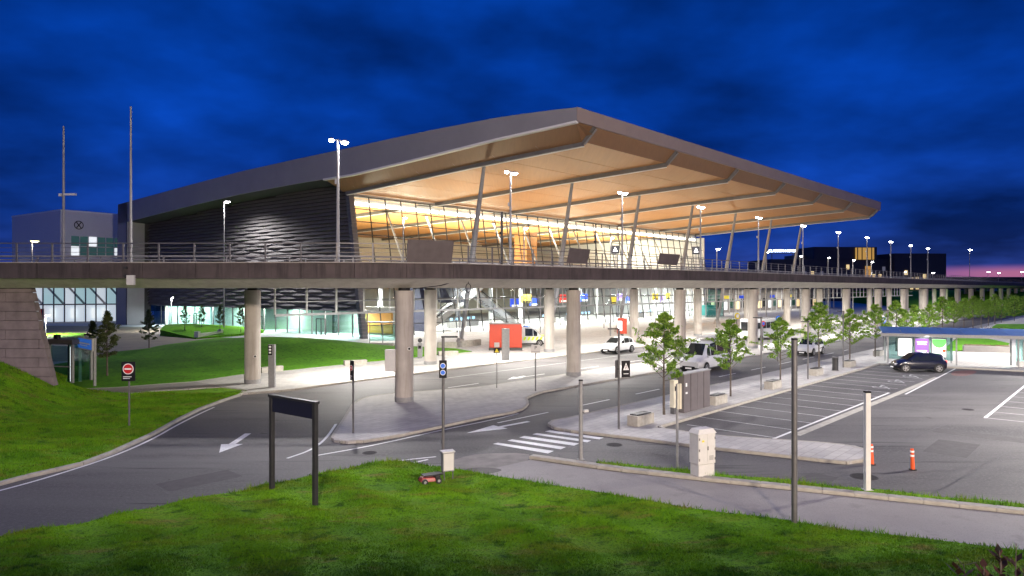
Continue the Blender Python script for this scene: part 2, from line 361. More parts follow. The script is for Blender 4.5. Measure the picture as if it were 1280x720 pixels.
stone_mesh = None
def kerb_line(pts, parent, z=.13, w=.16, L=1.0, closed=False):
    """a run of kerb stones, each a part of the pavement it edges"""
    global stone_mesh
    if stone_mesh is None:
        b = MB(); b.box(0, 0, 0, 1, 1, 1); stone_mesh = b.mesh('kerb_stone')
        bm = bmesh.new(); bm.from_mesh(stone_mesh); bmesh.ops.recalc_face_normals(bm, faces=bm.faces)
        bmesh.ops.bevel(bm, geom=[e for e in bm.edges if e.verts[0].co.z > 0 and e.verts[1].co.z > 0], offset=.06, segments=1, affect='EDGES'); bm.to_mesh(stone_mesh); bm.free()
        stone_mesh.materials.append(M['kerb'])
    pts = [Vector((p[0], p[1])) for p in pts]
    if closed: pts = pts + [pts[0]]
    acc = [0]
    for i in range(len(pts) - 1): acc.append(acc[-1] + (pts[i + 1] - pts[i]).length)
    def at(s):
        for i in range(len(pts) - 1):
            if s <= acc[i + 1] + 1e-6:
                t = (s - acc[i]) / max(1e-6, acc[i + 1] - acc[i]); return pts[i].lerp(pts[i + 1], t)
        return pts[-1]
    n = max(1, int(round(acc[-1] / L))); d = acc[-1] / n
    for i in range(n):
        a, b = at(i * d), at((i + 1) * d); c = (a + b) / 2; v = b - a
        put('kerb_stone', stone_mesh, None, parent, (c.x, c.y, (z + random.uniform(-.006, .006)) / 2 - .03), math.atan2(v.y, v.x), (v.length - .012, w, z + .06))
def pavement(name, poly, z=.12, material='pave'):
    m = MB(); m.prism([(p[0], p[1]) for p in poly], -.05, z)
    return struct(m.build(name, M[material]))

# central island with the front columns
tip = P2([(491, 494), (470, 496), (452, 500), (441, 508), (429, 528), (415, 549), (418, 553), (435, 555), (460, 553), (500, 546), (550, 535), (600, 524), (640, 517), (655, 512), (660, 505), (657, 499)])
isl = [UL(.151, 1300).xy, UL(.151, 1000).xy, UL(.151, 795).xy, UL(.151, 600).xy] + tip + [UL(.174, 675).xy, UL(.174, 800).xy, UL(.1745, 1000).xy, UL(.1745, 1300).xy]
island = pavement('pavement', isl)
kerb_line([UL(.151, 900).xy, UL(.151, 795).xy, UL(.151, 600).xy] + tip + [UL(.174, 675).xy, UL(.174, 900).xy], island)
# terminal forecourt
fore_left = P2([(300, 494), (312, 490)])
fc = [UL(.1175, 1330).xy, UL(.1175, 1000).xy, UL(.1175, 747).xy, UL(.1178, 620).xy, UL(.119, 450).xy, UL(.1205, 360).xy] + fore_left + P2([(275, 485.5), (200, 490), (150, 494.5), (90, 499.5), (40, 503)]) + [(-60, 46), (-130, 60), (-150, 170), (60, 330), (300, 400)]
forecourt = pavement('pavement', fc)
kerb_line([UL(.1175, 900).xy, UL(.1178, 620).xy, UL(.119, 450).xy, UL(.1205, 360).xy] + fore_left, forecourt)
# strip of asphalt footpath that leads left to the kiosk
fp = MB(); fp.sheet(P2([(312, 489.5), (275, 485.5), (200, 490), (150, 494.5), (90, 499.5), (40, 503), (30, 494), (82, 490), (145, 487), (175, 484.5), (243, 479.5)]), .126)
struct(fp.build('footpath', M['path']))
# tree-lined pavement beside the car park, with its long arm below the bays
side = P2([(705, 539.5), (690, 536), (685, 531), (692, 527.5)])
kb = [UL(.2285, 707).xy, UL(.228, 900).xy, UL(.228, 1100).xy, UL(.228, 1330).xy]
arm = P2([(1080, 564), (1069, 560.5), (1025, 556), (900, 547.6), (855, 542), (819, 537)])
arm_tip = P2([(740, 543.5), (790, 549), (850, 557), (900, 563), (1000, 574), (1040, 579), (1062, 580.5), (1080, 577), (1085, 570)])
# slender pavement polygon: road side, far end, car-park side, arm, tip
pk = [UL(.2885, 819).xy, UL(.2885, 958).xy, UL(.2885, 1100).xy]
sh_front = P2([(1184, 460), (1300, 466)])
sp = side + kb + [(150, 150)] + [(95, 72)] + [G(1300, 466).xy, G(1184, 460).xy] + pk[::-1] + arm[::-1] + arm_tip[::-1]
sidewalk = pavement('pavement', sp)
kerb_line(kb[::-1][2:] + side[::-1] + arm_tip + arm + pk, sidewalk)
kerb_line([G(1100, 456.5).xy, G(1184, 460).xy, G(1300, 466).xy], sidewalk)

# footpath in front, its pale kerb and grass strips
pu = [(604, 592), (622, 585), (664, 575.5), (700, 581), (760, 589.5), (880, 603), (1000, 615.5), (1100, 626), (1290, 646)]
pl = [(1290, 693), (1100, 670), (990, 656), (900, 643.5), (800, 629), (700, 612), (640, 602), (600, 597)]
ppoly = P2(pu) + [(30, 15.8), (60, 12)][::-1][:0] + P2(pl)
m = MB(); m.prism(ppoly, -.05, .03); struct(m.build('footpath', M['path']))
kl = P2([(664, 573), (700, 578), (760, 587), (880, 600.5), (1000, 613), (1100, 623.5), (1290, 643.5), (1500, 664)])
kp = struct((lambda b: (b.sheet([(p[0] , p[1] ) for p in kl] + [(p[0], p[1] - .25) for p in kl[::-1]], .02), b.build('verge', M['soil']))[1])(MB()))
kerb_line(kl, kp, z=.15, w=.34)
strip = P2([(750, 579), (800, 584), (880, 595), (1000, 607), (1100, 617.5), (1290, 636.5), (1290, 641.5), (1100, 622), (1000, 611.5), (880, 599), (760, 585.8), (700, 577), (745, 580)])
strip = P2([(745, 579.5), (800, 583.5), (880, 592), (1000, 604), (1100, 615), (1290, 634), (1500, 655), (1500, 662.5), (1290, 642.3), (1100, 622.3), (1000, 611.8), (880, 599.3), (760, 585.8)])
GRASS_STRIP = strip
struct(field('grass_verge', strip, lambda x, y: .07 + .03 * math.sin(x * 2.1), M['grass'], .5))

# foreground lawn
fgtop = [(-60, 690), (0, 677), (100, 659), (160, 645), (260, 626), (300, 617.5), (357, 605), (400, 598), (420, 592.5), (440, 586.5), (475, 581), (497, 578.5), (515, 582), (537, 587), (570, 591.5), (620, 600), (700, 613), (800, 630), (900, 644.5), (990, 657), (1100, 671), (1200, 684), (1290, 694)]
fg = P2(fgtop) + [(30, 12), (34, 3), (-30, 3), (-22, 12)]
def fgh(x, y): return .13 + .05 * math.sin(x * .9 + 1) * math.sin(y * 1.1) + .04 * math.sin(x * 2.3 + y * 1.7)
FG = fg
lawn_front = field('front_lawn', fg, fgh, M['grass'], .55); struct(lawn_front)

# left verge with the dark mound against the abutment
lv = [(82, 500.5), (95, 500), (150, 495.5), (200, 491), (275, 486.8), (305, 488.5), (311, 491), (285, 498.5), (250, 511.5), (220, 526.5), (190, 543.5), (140, 566), (100, 581), (27, 597.5), (0, 605), (-120, 640)]
lvp = P2(lv) + [(-60, 20), (-60, 44.5), (-29, 44.5)]
def sst(a, b, x): t = max(0, min(1, (x - a) / (b - a))); return t * t * (3 - 2 * t)
def lvh(x, y):
    edge = sst(0, 6.0, -(x + 22.6) + .35 * (y - 34))
    h = 3.0 * sst(-24.0, -33, x) * math.exp(-((y - 40.5) / 6.2) ** 2)
    return .09 + h + .04 * math.sin(x * 1.3) * math.sin(y * 1.7)
left_verge = field('left_verge', lvp, lvh, M['grass'], .7); struct(left_verge)
kerb_line(P2([(305, 489.5), (300, 495), (285, 499.5), (250, 512.5), (220, 527.5), (190, 544.5), (140, 567.5), (100, 582.5), (27, 599), (0, 606.5), (-120, 642)]), left_verge, z=.13, w=.2)

# lawn behind the viaduct with low hills
lb = [(82, 488.3), (145, 486), (175, 483.5), (243, 478.5), (300, 470), (350, 465.5), (460, 454), (491, 451), (590, 441), (570, 437.5), (465, 433.5), (400, 428), (325, 425), (275, 423), (246, 427), (212, 433.5), (185, 441), (140, 443.5), (107, 452), (70, 457), (55, 465)]
def lbh(x, y):
    return .14 + 1.25 * math.exp(-((x + 29) / 9.5) ** 2 - ((y - 76) / 9) ** 2) + .9 * math.exp(-((x + 19) / 8) ** 2 - ((y - 72) / 6) ** 2)
struct(field('rear_lawn', P2(lb), lbh, M['lawn'], 1.3))
l2 = [(200, 421), (245, 425), (300, 421), (330, 417), (300, 412.5), (250, 411), (215, 414)]
l2p = P2(l2)
def l2h(x, y): return .13 + 1.4 * math.exp(-((x + 50) / 11) ** 2 - ((y - 104) / 9) ** 2)
struct(field('far_lawn', l2p, l2h, M['lawn'], 2))
struct(field('far_lawn', P2([(50, 424), (104, 423), (108, 417.5), (50, 417)]), lambda x, y: .14, M['lawn'], 3))
tm = MB(); tm.sheet(P2([(40, 455), (107, 452), (140, 443.5), (185, 441), (212, 433.5), (246, 427), (275, 423), (215, 414), (215, 410), (60, 408), (0, 412)]), .135)
struct(tm.build('forecourt_paving', M['tan']))
# grass beyond the shelter on the right
struct(field('shelter_lawn', P2([(1178, 440), (1252, 441), (1262, 431), (1235, 425), (1196, 424)]), lambda x, y: .2, M['lawn'], 2))
struct(field('shelter_lawn', P2([(1240, 411), (1300, 413), (1300, 407), (1246, 407)]), lambda x, y: .3, M['lawn'], 3))
# far embankment on the right
def emb(x, y): return .2 + 5.5 * sst(0, 60, (x - 150) * .68 + (y - 195) * .733)
struct(field('embankment', [(118, 175), (170, 160), (330, 300), (300, 420), (160, 320)], emb, M['lawn'], 9))

# ------------------------------------------------------------ markings
Z1 = .006
mk = MB()
def stripe(poly, z=Z1): mk.sheet([p[:2] for p in poly], z)
for q in ([(616, 555), (622.5, 553.5), (692.5, 563.8), (685, 567)], [(634, 551), (640, 549.3), (707.5, 559), (701, 561.8)], [(649, 547), (655.5, 545), (724, 554.5), (717.5, 557.3)], [(665.5, 543), (671, 541.5), (739, 550.8), (734, 553)], [(681, 539.5), (687.5, 537.8), (755, 547.3), (749, 549.4)]):
    b = MB(); b.sheet(P2(q), Z1); struct(b.build('crossing_stripe', M['paint']))
def ribbon(pts, w, name='lane_marking', material='paint', z=Z1):
    pts = [Vector((p[0], p[1])) for p in pts]; b = MB(); L = []; R = []
    for i, p in enumerate(pts):
        d = (pts[min(i + 1, len(pts) - 1)] - pts[max(i - 1, 0)]).normalized(); n = Vector((-d.y, d.x)) * w / 2; L.append(p + n); R.append(p - n)
    for i in range(len(pts) - 1): b.add([(*L[i], z), (*R[i], z), (*R[i + 1], z), (*L[i + 1], z)], [(0, 1, 2, 3)])
    return struct(b.build(name, M[material]))
ribbon(smooth_poly(P2([(-60, 628), (0, 613.5), (60, 597), (140, 571.5), (190, 549.5), (220, 532), (250, 517), (268, 509)]), 2, False), .13)
ribbon(smooth_poly(P2([(359, 573), (390, 562.5), (408, 548), (420, 530)]), 2, False), .13)
ribbon(smooth_poly(P2([(390, 570.5), (450, 560), (500, 549.5), (550, 538), (620, 524), (648, 517)]), 1, False), .12)
ribbon(P2([(470, 579), (492, 576.5), (545, 571)]), .12)
ribbon(P2([(510, 580), (535, 574.5)]), .12)
def arrow(tipp, tail, hw=.42, sw=.14, hl=1.5):
    t, s = Vector(tipp), Vector(tail); d = (s - t).normalized(); n = Vector((-d.y, d.x)); h = t + d * hl
    b = MB(); b.add([(*t, Z1), (*(h + n * hw), Z1), (*(h - n * hw), Z1)], [(0, 1, 2)]); e = s
    b.add([(*(h + n * sw), Z1 + .002), (*(h - n * sw), Z1 + .002), (*(e - n * sw), Z1 + .002), (*(e + n * sw), Z1 + .002)], [(0, 1, 2, 3)]); struct(b.build('arrow_marking', M['paint']))
arrow(G(274, 566).xy, G(310, 542).xy, .48, .15, 1.6)
arrow(G(583, 541.5).xy, G(661, 527).xy, .55, .13, 2.2)
arrow(G(634, 474.5).xy, G(656, 470).xy, .5, .14, 1.6)
for s0, x0, x1, dash, gap in ((.2085, 640, 1060, 3.0, 3.0), (.1432, 560, 860, 3.0, 4.5), (.129, 560, 900, 40, 0.2)):
    a, b = UL(s0, x0), UL(s0, x1); L = (b - a).length; d = (b - a).normalized(); t = 0
    while t < L: ribbon([(a + d * t).xy, (a + d * min(L, t + dash)).xy], .13, material='paint_worn' if dash > 5 else 'paint'); t += dash + gap
ribbon([UL(.2085, 560 + 62).xy, UL(.2085, 642).xy], .13)
# car park
ribbon([G(956, 553).xy, G(1111.5, 491).xy], .14)
ribbon([G(1131.6, 493).xy, G(1194, 461).xy], .13)
ribbon([G(995, 544).xy, G(1172, 471.5).xy], .42, 'drain_channel', 'kerb', .004)
# stall bays
A0 = G(971, 547.5); perp = (G(900, 537) - G(971, 547.5)).normalized()
for k in range(18):
    p = A0 + U * 2.36 * k * 1.0
    q = p + perp * 5.1
    if k in (0,): q = p + perp * 4.6
    ribbon([p.xy, q.xy], .10, 'bay_marking', 'paint_bay')
A1 = G(1231.6, 522.3)
ribbon([A1.xy, (A1 + U * 24).xy], .15)
for k in range(9): ribbon([(A1 + U * 2.45 * k).xy, (A1 + U * 2.45 * k - perp * 6).xy], .10, 'bay_marking', 'paint_worn')
# wheelchair symbols
def wheelchair(c, s=1.0):
    c = Vector(c); b = MB(); n = 16
    fwd = perp.xy * -1; up = Vector((-fwd.y, fwd.x)) ; up = -up if up.dot(U.xy) < 0 else up
    def W2(a, q): v = c.xy + fwd * a * s + up * q * s; return (v.x, v.y, Z1)
    for i in range(n - 3):
        a0 = math.pi * .75 + i * 2 * math.pi / n; a1 = a0 + 2 * math.pi / n
        b.add([W2(.45 * math.cos(a0), .45 * math.sin(a0)), W2(.45 * math.cos(a1), .45 * math.sin(a1)), W2(.34 * math.cos(a1), .34 * math.sin(a1)), W2(.34 * math.cos(a0), .34 * math.sin(a0))], [(0, 1, 2, 3)])
    for x0, y0, x1, y1 in ((-.12, .9, -.02, .1), (-.05, .08, .45, .0), (.40, .05, .62, -.42), (-.12, .62, .3, .5)):
        d = Vector((x1 - x0, y1 - y0)).normalized(); nn = Vector((-d.y, d.x)) * .06
        b.add([W2(x0 + nn.x, y0 + nn.y), W2(x0 - nn.x, y0 - nn.y), W2(x1 - nn.x, y1 - nn.y), W2(x1 + nn.x, y1 + nn.y)], [(0, 1, 2, 3)])
    b.add([W2(-.12 + .13 * math.cos(i * math.pi / 4), 1.08 + .13 * math.sin(i * math.pi / 4)) for i in range(8)], [tuple(range(8))])
    struct(b.build('wheelchair_symbol', M['paint_worn']))
for p in ((1137, 470.5), (1119, 477), (1100, 484.2)): wheelchair(G(*p), 1.15)
M['seal'] = mat('crack_sealant', (.02, .019, .02), .5)
rc = random.Random(12)
for x0, y0, x1, y1 in ((120, 606, 300, 560), (300, 560, 430, 575), (200, 640, 330, 590), (330, 548, 470, 505), (640, 545, 760, 560), (760, 560, 960, 590), (980, 600, 1240, 585), (1100, 560, 1275, 500), (1150, 505, 1200, 470), (560, 530, 700, 495), (1160, 620, 1270, 560)):
    a, c = G(x0, y0).xy, G(x1, y1).xy; pts = [a.lerp(c, q / 14) + Vector((rc.gauss(0, .09), rc.gauss(0, .09))) for q in range(15)]; ribbon(pts, .035, 'crack_seal', 'seal', .0035)
for px, py, w, h in ((250, 600, 2.6, 1.3), (1190, 560, 3.2, 1.6), (1020, 600, 1.8, 1.0), (600, 500, 3.0, 1.0), (1230, 545, 1.2, 4.0)):
    c = G(px, py); b = MB(); b.box(c.x, c.y, .001, w, h, .004, UA); struct(b.build('asphalt_patch', mat('fresh_asphalt_patch', (.062, .057, .059), .8, noise=(3, .8, 1.2), bump=.3, bscale=80) if px == 250 else bpy.data.materials['fresh_asphalt_patch']))
# red-brown patch and manholes
b = MB(); b.sheet(smooth_poly(P2([(1190, 463.5), (1225, 463), (1212, 470), (1188, 470)])), .005); struct(b.build('road_patch', mat('red_brown_asphalt', (.16, .07, .065), .8, noise=(1.5, .6, 1.2))))
b = MB(); b.sheet(smooth_poly(P2([(575, 590), (592, 585), (620, 586), (630, 589), (610, 594), (585, 594)])), .034); struct(b.build('dark_patch', mat('dark_tarmac', (.045, .035, .035), .7, noise=(1.5, .6, 1.3))))  # dark irregular patch drawn at the footpath mouth
b = MB(); b.sheet(smooth_poly(P2([(548, 583), (575, 572), (600, 567), (660, 566), (664, 574), (640, 582), (610, 588), (585, 585), (570, 588)]), 1), .004); struct(b.build('road_patch', mat('pale_pinkish_tarmac', (.21, .19, .175), .8, noise=(1.2, .65, 1.2))))
for x, y, r in ((1080, 596, .42), (768, 556, .3), (1210, 512, .25), (462, 566, .25)):
    c = G(x, y); t = thing('manhole_cover', 'round dark manhole cover set in the asphalt %s' % {1080: 'behind the white square post', 768: 'below the end of the tree-lined pavement', 1210: 'in the middle of the car park', 462: 'near the tip of the central island'}[x], 'manhole cover', c)
    b = MB(); b.tube([(0, 0, -.02), (0, 0, .012)], r, 20); b.build('cover', M['iron'], t); b = MB(); b.tube([(0, 0, -.02), (0, 0, .009)], r + .06, 20); b.build('frame', M['iron2'], t)

# ============================================================ VIADUCT
C3 = Vector((4.85, 53.8, 0)); STEP = Vector((11.4, 12.3, 0)); B2 = Vector((4.03, 74, 0))
EDGE = 2.5
def deck_path():
    """(front edge point, back edge point, z top)"""
    out = []
    F0 = C3 - NN * EDGE
    for X in (-75, -60, -50, -42, -36, -31, -26, -21, -16): out.append((Vector((X, 38.8 - .0 * X, 0)), Vector((X * 1.0 - 1, 60.5, 0)), 8.42))
    c = Vector((-11.7, 52.9, 0)); R = 14.1
    for k in range(0, 9):
        a = -math.pi / 2 + UA * k / 8; fr = c + Vector((math.cos(a), math.sin(a), 0)) * R
        nrm = Vector((-math.cos(a), -math.sin(a), 0)); out.append((fr, fr + nrm * (21.5), 8.43 + .04 * k / 8))
    t = -10
    while t < 300:
        fr = F0 + U * t; zt = 8.47 + .13 * sst(-10, 20, t); out.append((fr, fr + NN * 21.5, zt)); t += 7
    # the inner (back) edge must not cross itself in the bend
    return out
DP = deck_path()
# fix back edge in the bend: take it from intersection of the two offset lines
F0b = C3 - NN * EDGE + NN * 21.5
tX = (60.5 - F0b.y) / U.y; corner = F0b + U * tX
DP2 = []
for fr, bk, z in DP:
    if bk.y < 60.5 + .01 or (bk - corner).dot(U) < 0:
        bk = Vector((min(bk.x, corner.x), 60.5, 0)) if bk.x < corner.x else corner.copy()
    DP2.append((fr, bk, z))
DP = DP2
via = thing('road_viaduct', 'long curving concrete viaduct carrying the upper road in front of the terminal', 'viaduct', (0, 0, 0))
SOF = 7.0
def offs(i, d):
    fr, bk, z = DP[i]; a = DP[max(0, i - 1)][0]; b = DP[min(len(DP) - 1, i + 1)][0]; t = (b - a).normalized(); n = Vector((-t.y, t.x, 0)); return fr + n * d
b = MB(); sb = MB()
rows = []
for i, (fr, bk, z) in enumerate(DP):
    zb = z - .88; ins = offs(i, 1.9)
    rows.append([fr.to_tuple()[:2] + (z - .02,), bk.to_tuple()[:2] + (z - .02,), bk.to_tuple()[:2] + (z - .85,), (bk + (fr - bk).normalized() * 1.5).to_tuple()[:2] + (SOF + .002,), ins.to_tuple()[:2] + (SOF,), offs(i, .12).to_tuple()[:2] + (zb + .02,)])
for i in range(len(rows) - 1):
    a, c = rows[i], rows[i + 1]
    sb.quad(a[4], c[4], c[5], a[5]); sb.quad(a[3], c[3], c[4], a[4]); sb.quad(a[2], c[2], c[3], a[3]); b.quad(a[0], c[0], c[1], a[1]); sb.quad(a[1], c[1], c[2], a[2])
sb.build('soffit', M['soffit'], via); b.build('carriageway', M['asphalt'], via)
# fascia panels, one by one
def polyline(pts):
    acc = [0]
    for i in range(len(pts) - 1): acc.append(acc[-1] + (pts[i + 1] - pts[i]).length)
    def at(s):
        s = max(0, min(acc[-1], s))
        for i in range(len(pts) - 1):
            if s <= acc[i + 1] + 1e-9: return pts[i].lerp(pts[i + 1], (s - acc[i]) / max(1e-9, acc[i + 1] - acc[i]))
        return pts[-1]
    return at, acc[-1]
FE = [Vector((fr.x, fr.y, z)) for fr, bk, z in DP]
at, LT = polyline(FE); s = 0
while s < LT - 1:
    L = 3.0 if s < 150 else 12.0
    p, q = at(s + .012), at(min(LT, s + L) - .012); d = (q - p); n = Vector((-d.y, d.x, 0)).normalized()
    o_ = n * random.uniform(0, .012)
    bb = MB(); c = (p + q) / 2 + n * .1 + o_ + Vector((0, 0, -.44)); bb.obox(c, d / 2, n * .1, (0, 0, .44)); bb.build('fascia_panel', M['conc_dark'], via)
    s += L
cp = MB()
for i in range(len(FE) - 1): 
    d = FE[i + 1] - FE[i]; n = Vector((-d.y, d.x, 0)).normalized(); cp.obox((FE[i] + FE[i + 1]) / 2 + n * .16 + Vector((0, 0, .03)), d / 2, n * .2, (0, 0, .03))
cp.build('coping', M['conc'], via)
# railings
def railing(label, path, post_gap, bars, mpost, mrail, h=1.1):
    t = thing('bridge_railing', label, 'railing', path[0]); o = path[0]; at2, L = polyline(path); n = int(L / post_gap)
    pm = None
    for i in range(n + 1):
        p = at2(i * post_gap) - o; q = at2(i * post_gap + .1) - o; d = (q - p).normalized() if (q - p).length > 1e-6 else U
        if pm is None:
            bb = MB(); bb.box(0, 0, h / 2, .09, .06, h); bb.box(0, 0, .02, .2, .16, .03); pm = bb.mesh('post'); pm.materials.append(mpost)
        put('post', pm, None, t, p, math.atan2(d.y, d.x))
    step = post_gap * 2; m_ = int(L / step) + 1
    for z, w in bars:
        bb = MB()
        for i in range(m_):
            p, q = at2(i * step) - o, at2(min(L, (i + 1) * step)) - o
            if (q - p).length > .01: bb.beam(p + Vector((0, 0, z)), q + Vector((0, 0, z)), w, w * .7)
        bb.build('rail', mrail, t)
    return t
rp = [offs(i, .22) + Vector((0, 0, DP[i][2] + .06)) for i in range(len(DP))]
railing('dark steel railing with horizontal bars along the near edge of the viaduct', rp, 2.03, ((1.08, .08), (.82, .035), (.56, .035), (.30, .035), (.12, .035)), M['steel_d'], M['steel_d'])
rb = [DP[i][1] + (DP[i][0] - DP[i][1]).normalized() * .3 + Vector((0, 0, DP[i][2] + .02)) for i in range(len(DP)) if i == 0 or (DP[i][1] - DP[i - 1][1]).length > .5]
railing('pale steel railing along the terminal side of the viaduct, behind the near one', rb, 3.4, ((1.05, .09), (.7, .05), (.4, .05), (.15, .05)), M['steel'], M['steel'])
# inner guard rail between carriageway and walkway
rm = [DP[i][0].lerp(DP[i][1], .24) + Vector((0, 0, DP[i][2])) for i in range(len(DP))]
railing('low galvanised guard rail in the middle of the viaduct deck', rm, 4.06, ((.62, .16), (.40, .10)), M['steel'], M['steel'], .6)
# columns
def column(c, z1=6.84):
    b = MB(); b.tube([(c.x, c.y, 0), (c.x, c.y, z1)], .56, 28, True); o = b.build('column', M['conc_col'], via, smooth=True)
    b = MB(); b.tube([(c.x, c.y, .1), (c.x, c.y, .42)], .575, 28); b.build('base_band', M['steel'], o)
    b = MB(); b.tube([(c.x, c.y, z1), (c.x, c.y, SOF + .01)], .36, 16); b.build('bearing', M['black'], o)
    return o
for k in range(-1, 20): column(C3 + STEP * k)
for k in range(-2, 19): column(B2 + STEP * k)
# small fixtures on two front columns
c2 = C3 - STEP
t = thing('junction_box', 'pale grey steel box mounted on the left of the nearest round column', 'cabinet', (c2.x - .75, c2.y - .45, 2.0))
b = MB(); b.box(0, 0, .65, .62, .45, 1.3); b.build('body', M['white'], t, bevel=.02); b = MB(); b.box(.0, -.235, .65, .56, .02, 1.22); b.build('door', M['white'], t); b = MB(); b.box(.5, .2, .65, .4, .1, .08); b.box(.5, .2, 1.1, .4, .1, .08); b.build('bracket', M['steel_d'], t)
def round_plate(c, dx, dy, z, label):
    t = thing('fixture_disc', label, 'sensor', (c.x + dx, c.y + dy, z)); b = MB(); b.tube([(0, 0, 0), (.02, -.06, 0)], .11, 14); b.build('housing', M['white'], t); b = MB(); b.tube([(.02, -.06, 0), (.025, -.075, 0)], .07, 14); b.build('lens', M['black'], t)
round_plate(c2, .36, -.46, 3.35, 'small round device on the nearest round column, right of the grey box')
round_plate(B2 - 2 * STEP, .36, -.48, 2.1, 'small round device low on the leftmost round column')
# abutment at the left
ab = thing('bridge_abutment', 'battered abutment of dark stone courses carrying the left end of the viaduct', 'abutment', (-30, 41, 0))
b = MB(); b.add([(-40, .35, -1), (2.6, .35, -1), (.9, .35, 7.0), (-40, .35, 7.0), (-52, 17, -1), (-9.6, 17, -1), (-11.6, 17, 7.0), (-52, 17, 7.0)], [(0, 1, 2, 3), (4, 7, 6, 5), (0, 4, 5, 1), (1, 5, 6, 2), (2, 6, 7, 3), (3, 7, 4, 0)]); b.build('core', M['conc_dark'], ab)
zc_ = 0.0; k = 0
while zc_ < 7.1:
    hh = .56 if zc_ < 6.6 else 7.1 - zc_
    x1 = 2.75 - zc_ * .235; x = -38 + (k % 2) * 1.6
    while x < x1:
        xe = min(x + 3.6, x1); 
        if xe - x > .2:
            pr = random.uniform(0, .035); b = MB(); xt = xe if xe < x1 else xe - .235 * hh
            b.add([(x + .01, -pr, zc_ + .012), (xe - .01 if xe < x1 else xe, -pr, zc_ + .012), (xt - .01, -pr, zc_ + hh - .012), (x + .01, -pr, zc_ + hh - .012)] + [(x + .01, .4, zc_ + .012), (xe - .01 if xe < x1 else xe, .4, zc_ + .012), (xt - .01, .4, zc_ + hh - .012), (x + .01, .4, zc_ + hh - .012)], [(0, 1, 2, 3), (7, 6, 5, 4), (0, 4, 5, 1), (1, 5, 6, 2), (2, 6, 7, 3), (3, 7, 4, 0)])
            b.build('stone', M['stone'], ab)
        x = xe
    zc_ += hh; k += 1
b = MB(); b.box(-24, 6, 7.2, 46, 12, .22); b.build('bearing_shelf', M['black'], ab)
# under-deck luminaires (small recessed fittings in the soffit)
def ul(c, name, label, pw, i):
    t = thing('soffit_light', label, 'light', (c.x, c.y, SOF - .06), UA, 'recessed lights in the viaduct soffit'); b = MB(); b.box(0, 0, .03, 2.4, .5, .05); b.build('housing', M['steel'], t)
    lamp('AREA', 'lamp', (0, 0, -.02), pw, (1, .965, .90), t, 2.2, .4)
for k in range(-1, 14):
    c = B2 + STEP * (k - .5) - NN * 2.5
    ul(c, '', 'recessed soffit light above the terminal-side kerb, %s along the viaduct' % ['nearest','second','third','fourth','fifth','sixth','seventh','eighth','ninth','tenth','eleventh','twelfth','thirteenth','fourteenth','fifteenth'][k + 1], 1750 if k > 0 else 3300, k)
    if k < 8 and k >= 0:
        c = C3 + STEP * (k + .0) + NN * 3.5 + STEP * .5; ul(c, '', 'recessed soffit light above the central island, %s along the viaduct' % ['nearest','second','third','fourth','fifth','sixth','seventh','eighth','ninth','tenth','eleventh','twelfth','thirteenth','fourteenth','fifteenth'][k], 2500, k)

# wind screen frame hanging along the back edge of the deck
ws = thing('hanging_screen_frame', 'white steel frame hanging below the terminal side of the viaduct', 'frame', (0, 0, 0))
S0 = Vector((-1.75, 75, 0)) - U * 26
for i in range(86):
    p = S0 + U * 2.9 * i
    if i < 70: b = MB(); b.beam(p + Vector((0, 0, 4.8)), p + Vector((0, 0, 7.7)), .13, .13, (1, 0, 0)); b.build('post', M['white'], ws)
for z, w in ((4.75, .2), (5.85, .08), (7.75, .2)):
    b = MB(); b.beam(S0 + Vector((0, 0, z)), S0 + U * 2.9 * 72 + Vector((0, 0, z)), .16, w); b.build('rail', M['steel'], ws)

# ============================================================ TERMINAL
TO = Vector((-20, 93.3, 0)); TM = Vector((-.798, .603, 0))
def T(x, y, z=0): v = TO + U * x + TM * y; return Vector((v.x, v.y, z))
term = thing('airport_terminal', 'large lit airport terminal with glass front and broad timber-lined roof', 'airport terminal', TO)
def tb(b, name, material, parent=None, smooth=False):
    b.v = [(x - TO.x, y - TO.y, z) for x, y, z in b.v] if parent is None or parent is term or True else b.v
    return b.build(name, material, parent or term, smooth)
RX0, RX1 = -4.3, 102.0
def lin(tab, y):
    if y <= tab[0][0]: return tab[0][1]
    for (a, va), (c, vc) in zip(tab, tab[1:]):
        if y <= c: return va + (vc - va) * (y - a) / (c - a)
    return tab[-1][1]
ZT = [(-36.8, 25.0), (-32, 25.3), (-26.5, 25.5), (-15, 25.5), (-2.7, 25.25), (10, 25.05), (23.4, 24.75), (40, 24.0), (52, 23.4), (64.7, 22.8)]
ZB = [(-36.8, 23.6), (-26.5, 23.15), (-15, 22.4), (-2.7, 21.7), (10, 21.6), (23.4, 21.3), (40, 20.5), (60.6, 19.3), (64.7, 19.0)]
ZS = [(-35.3, 22.2), (-20, 21.5), (0, 20.35), (10, 20.0), (60, 18.6)]
YS = [-36.8, -34, -30, -26.5, -22, -17, -12, -7, -2.7, 3, 10, 17, 23.4, 30, 38, 46, 54, 60.6, 64.7]
b = MB()      # roof sheet
for i in range(len(YS) - 1):
    a, c = YS[i], YS[i + 1]
    b.quad(T(RX0, a, lin(ZT, a)), T(RX1, a, lin(ZT, a) + .3), T(RX1, c, lin(ZT, c) + .3), T(RX0, c, lin(ZT, c)))
tb(b, 'roof', M['alu'])
b = MB()
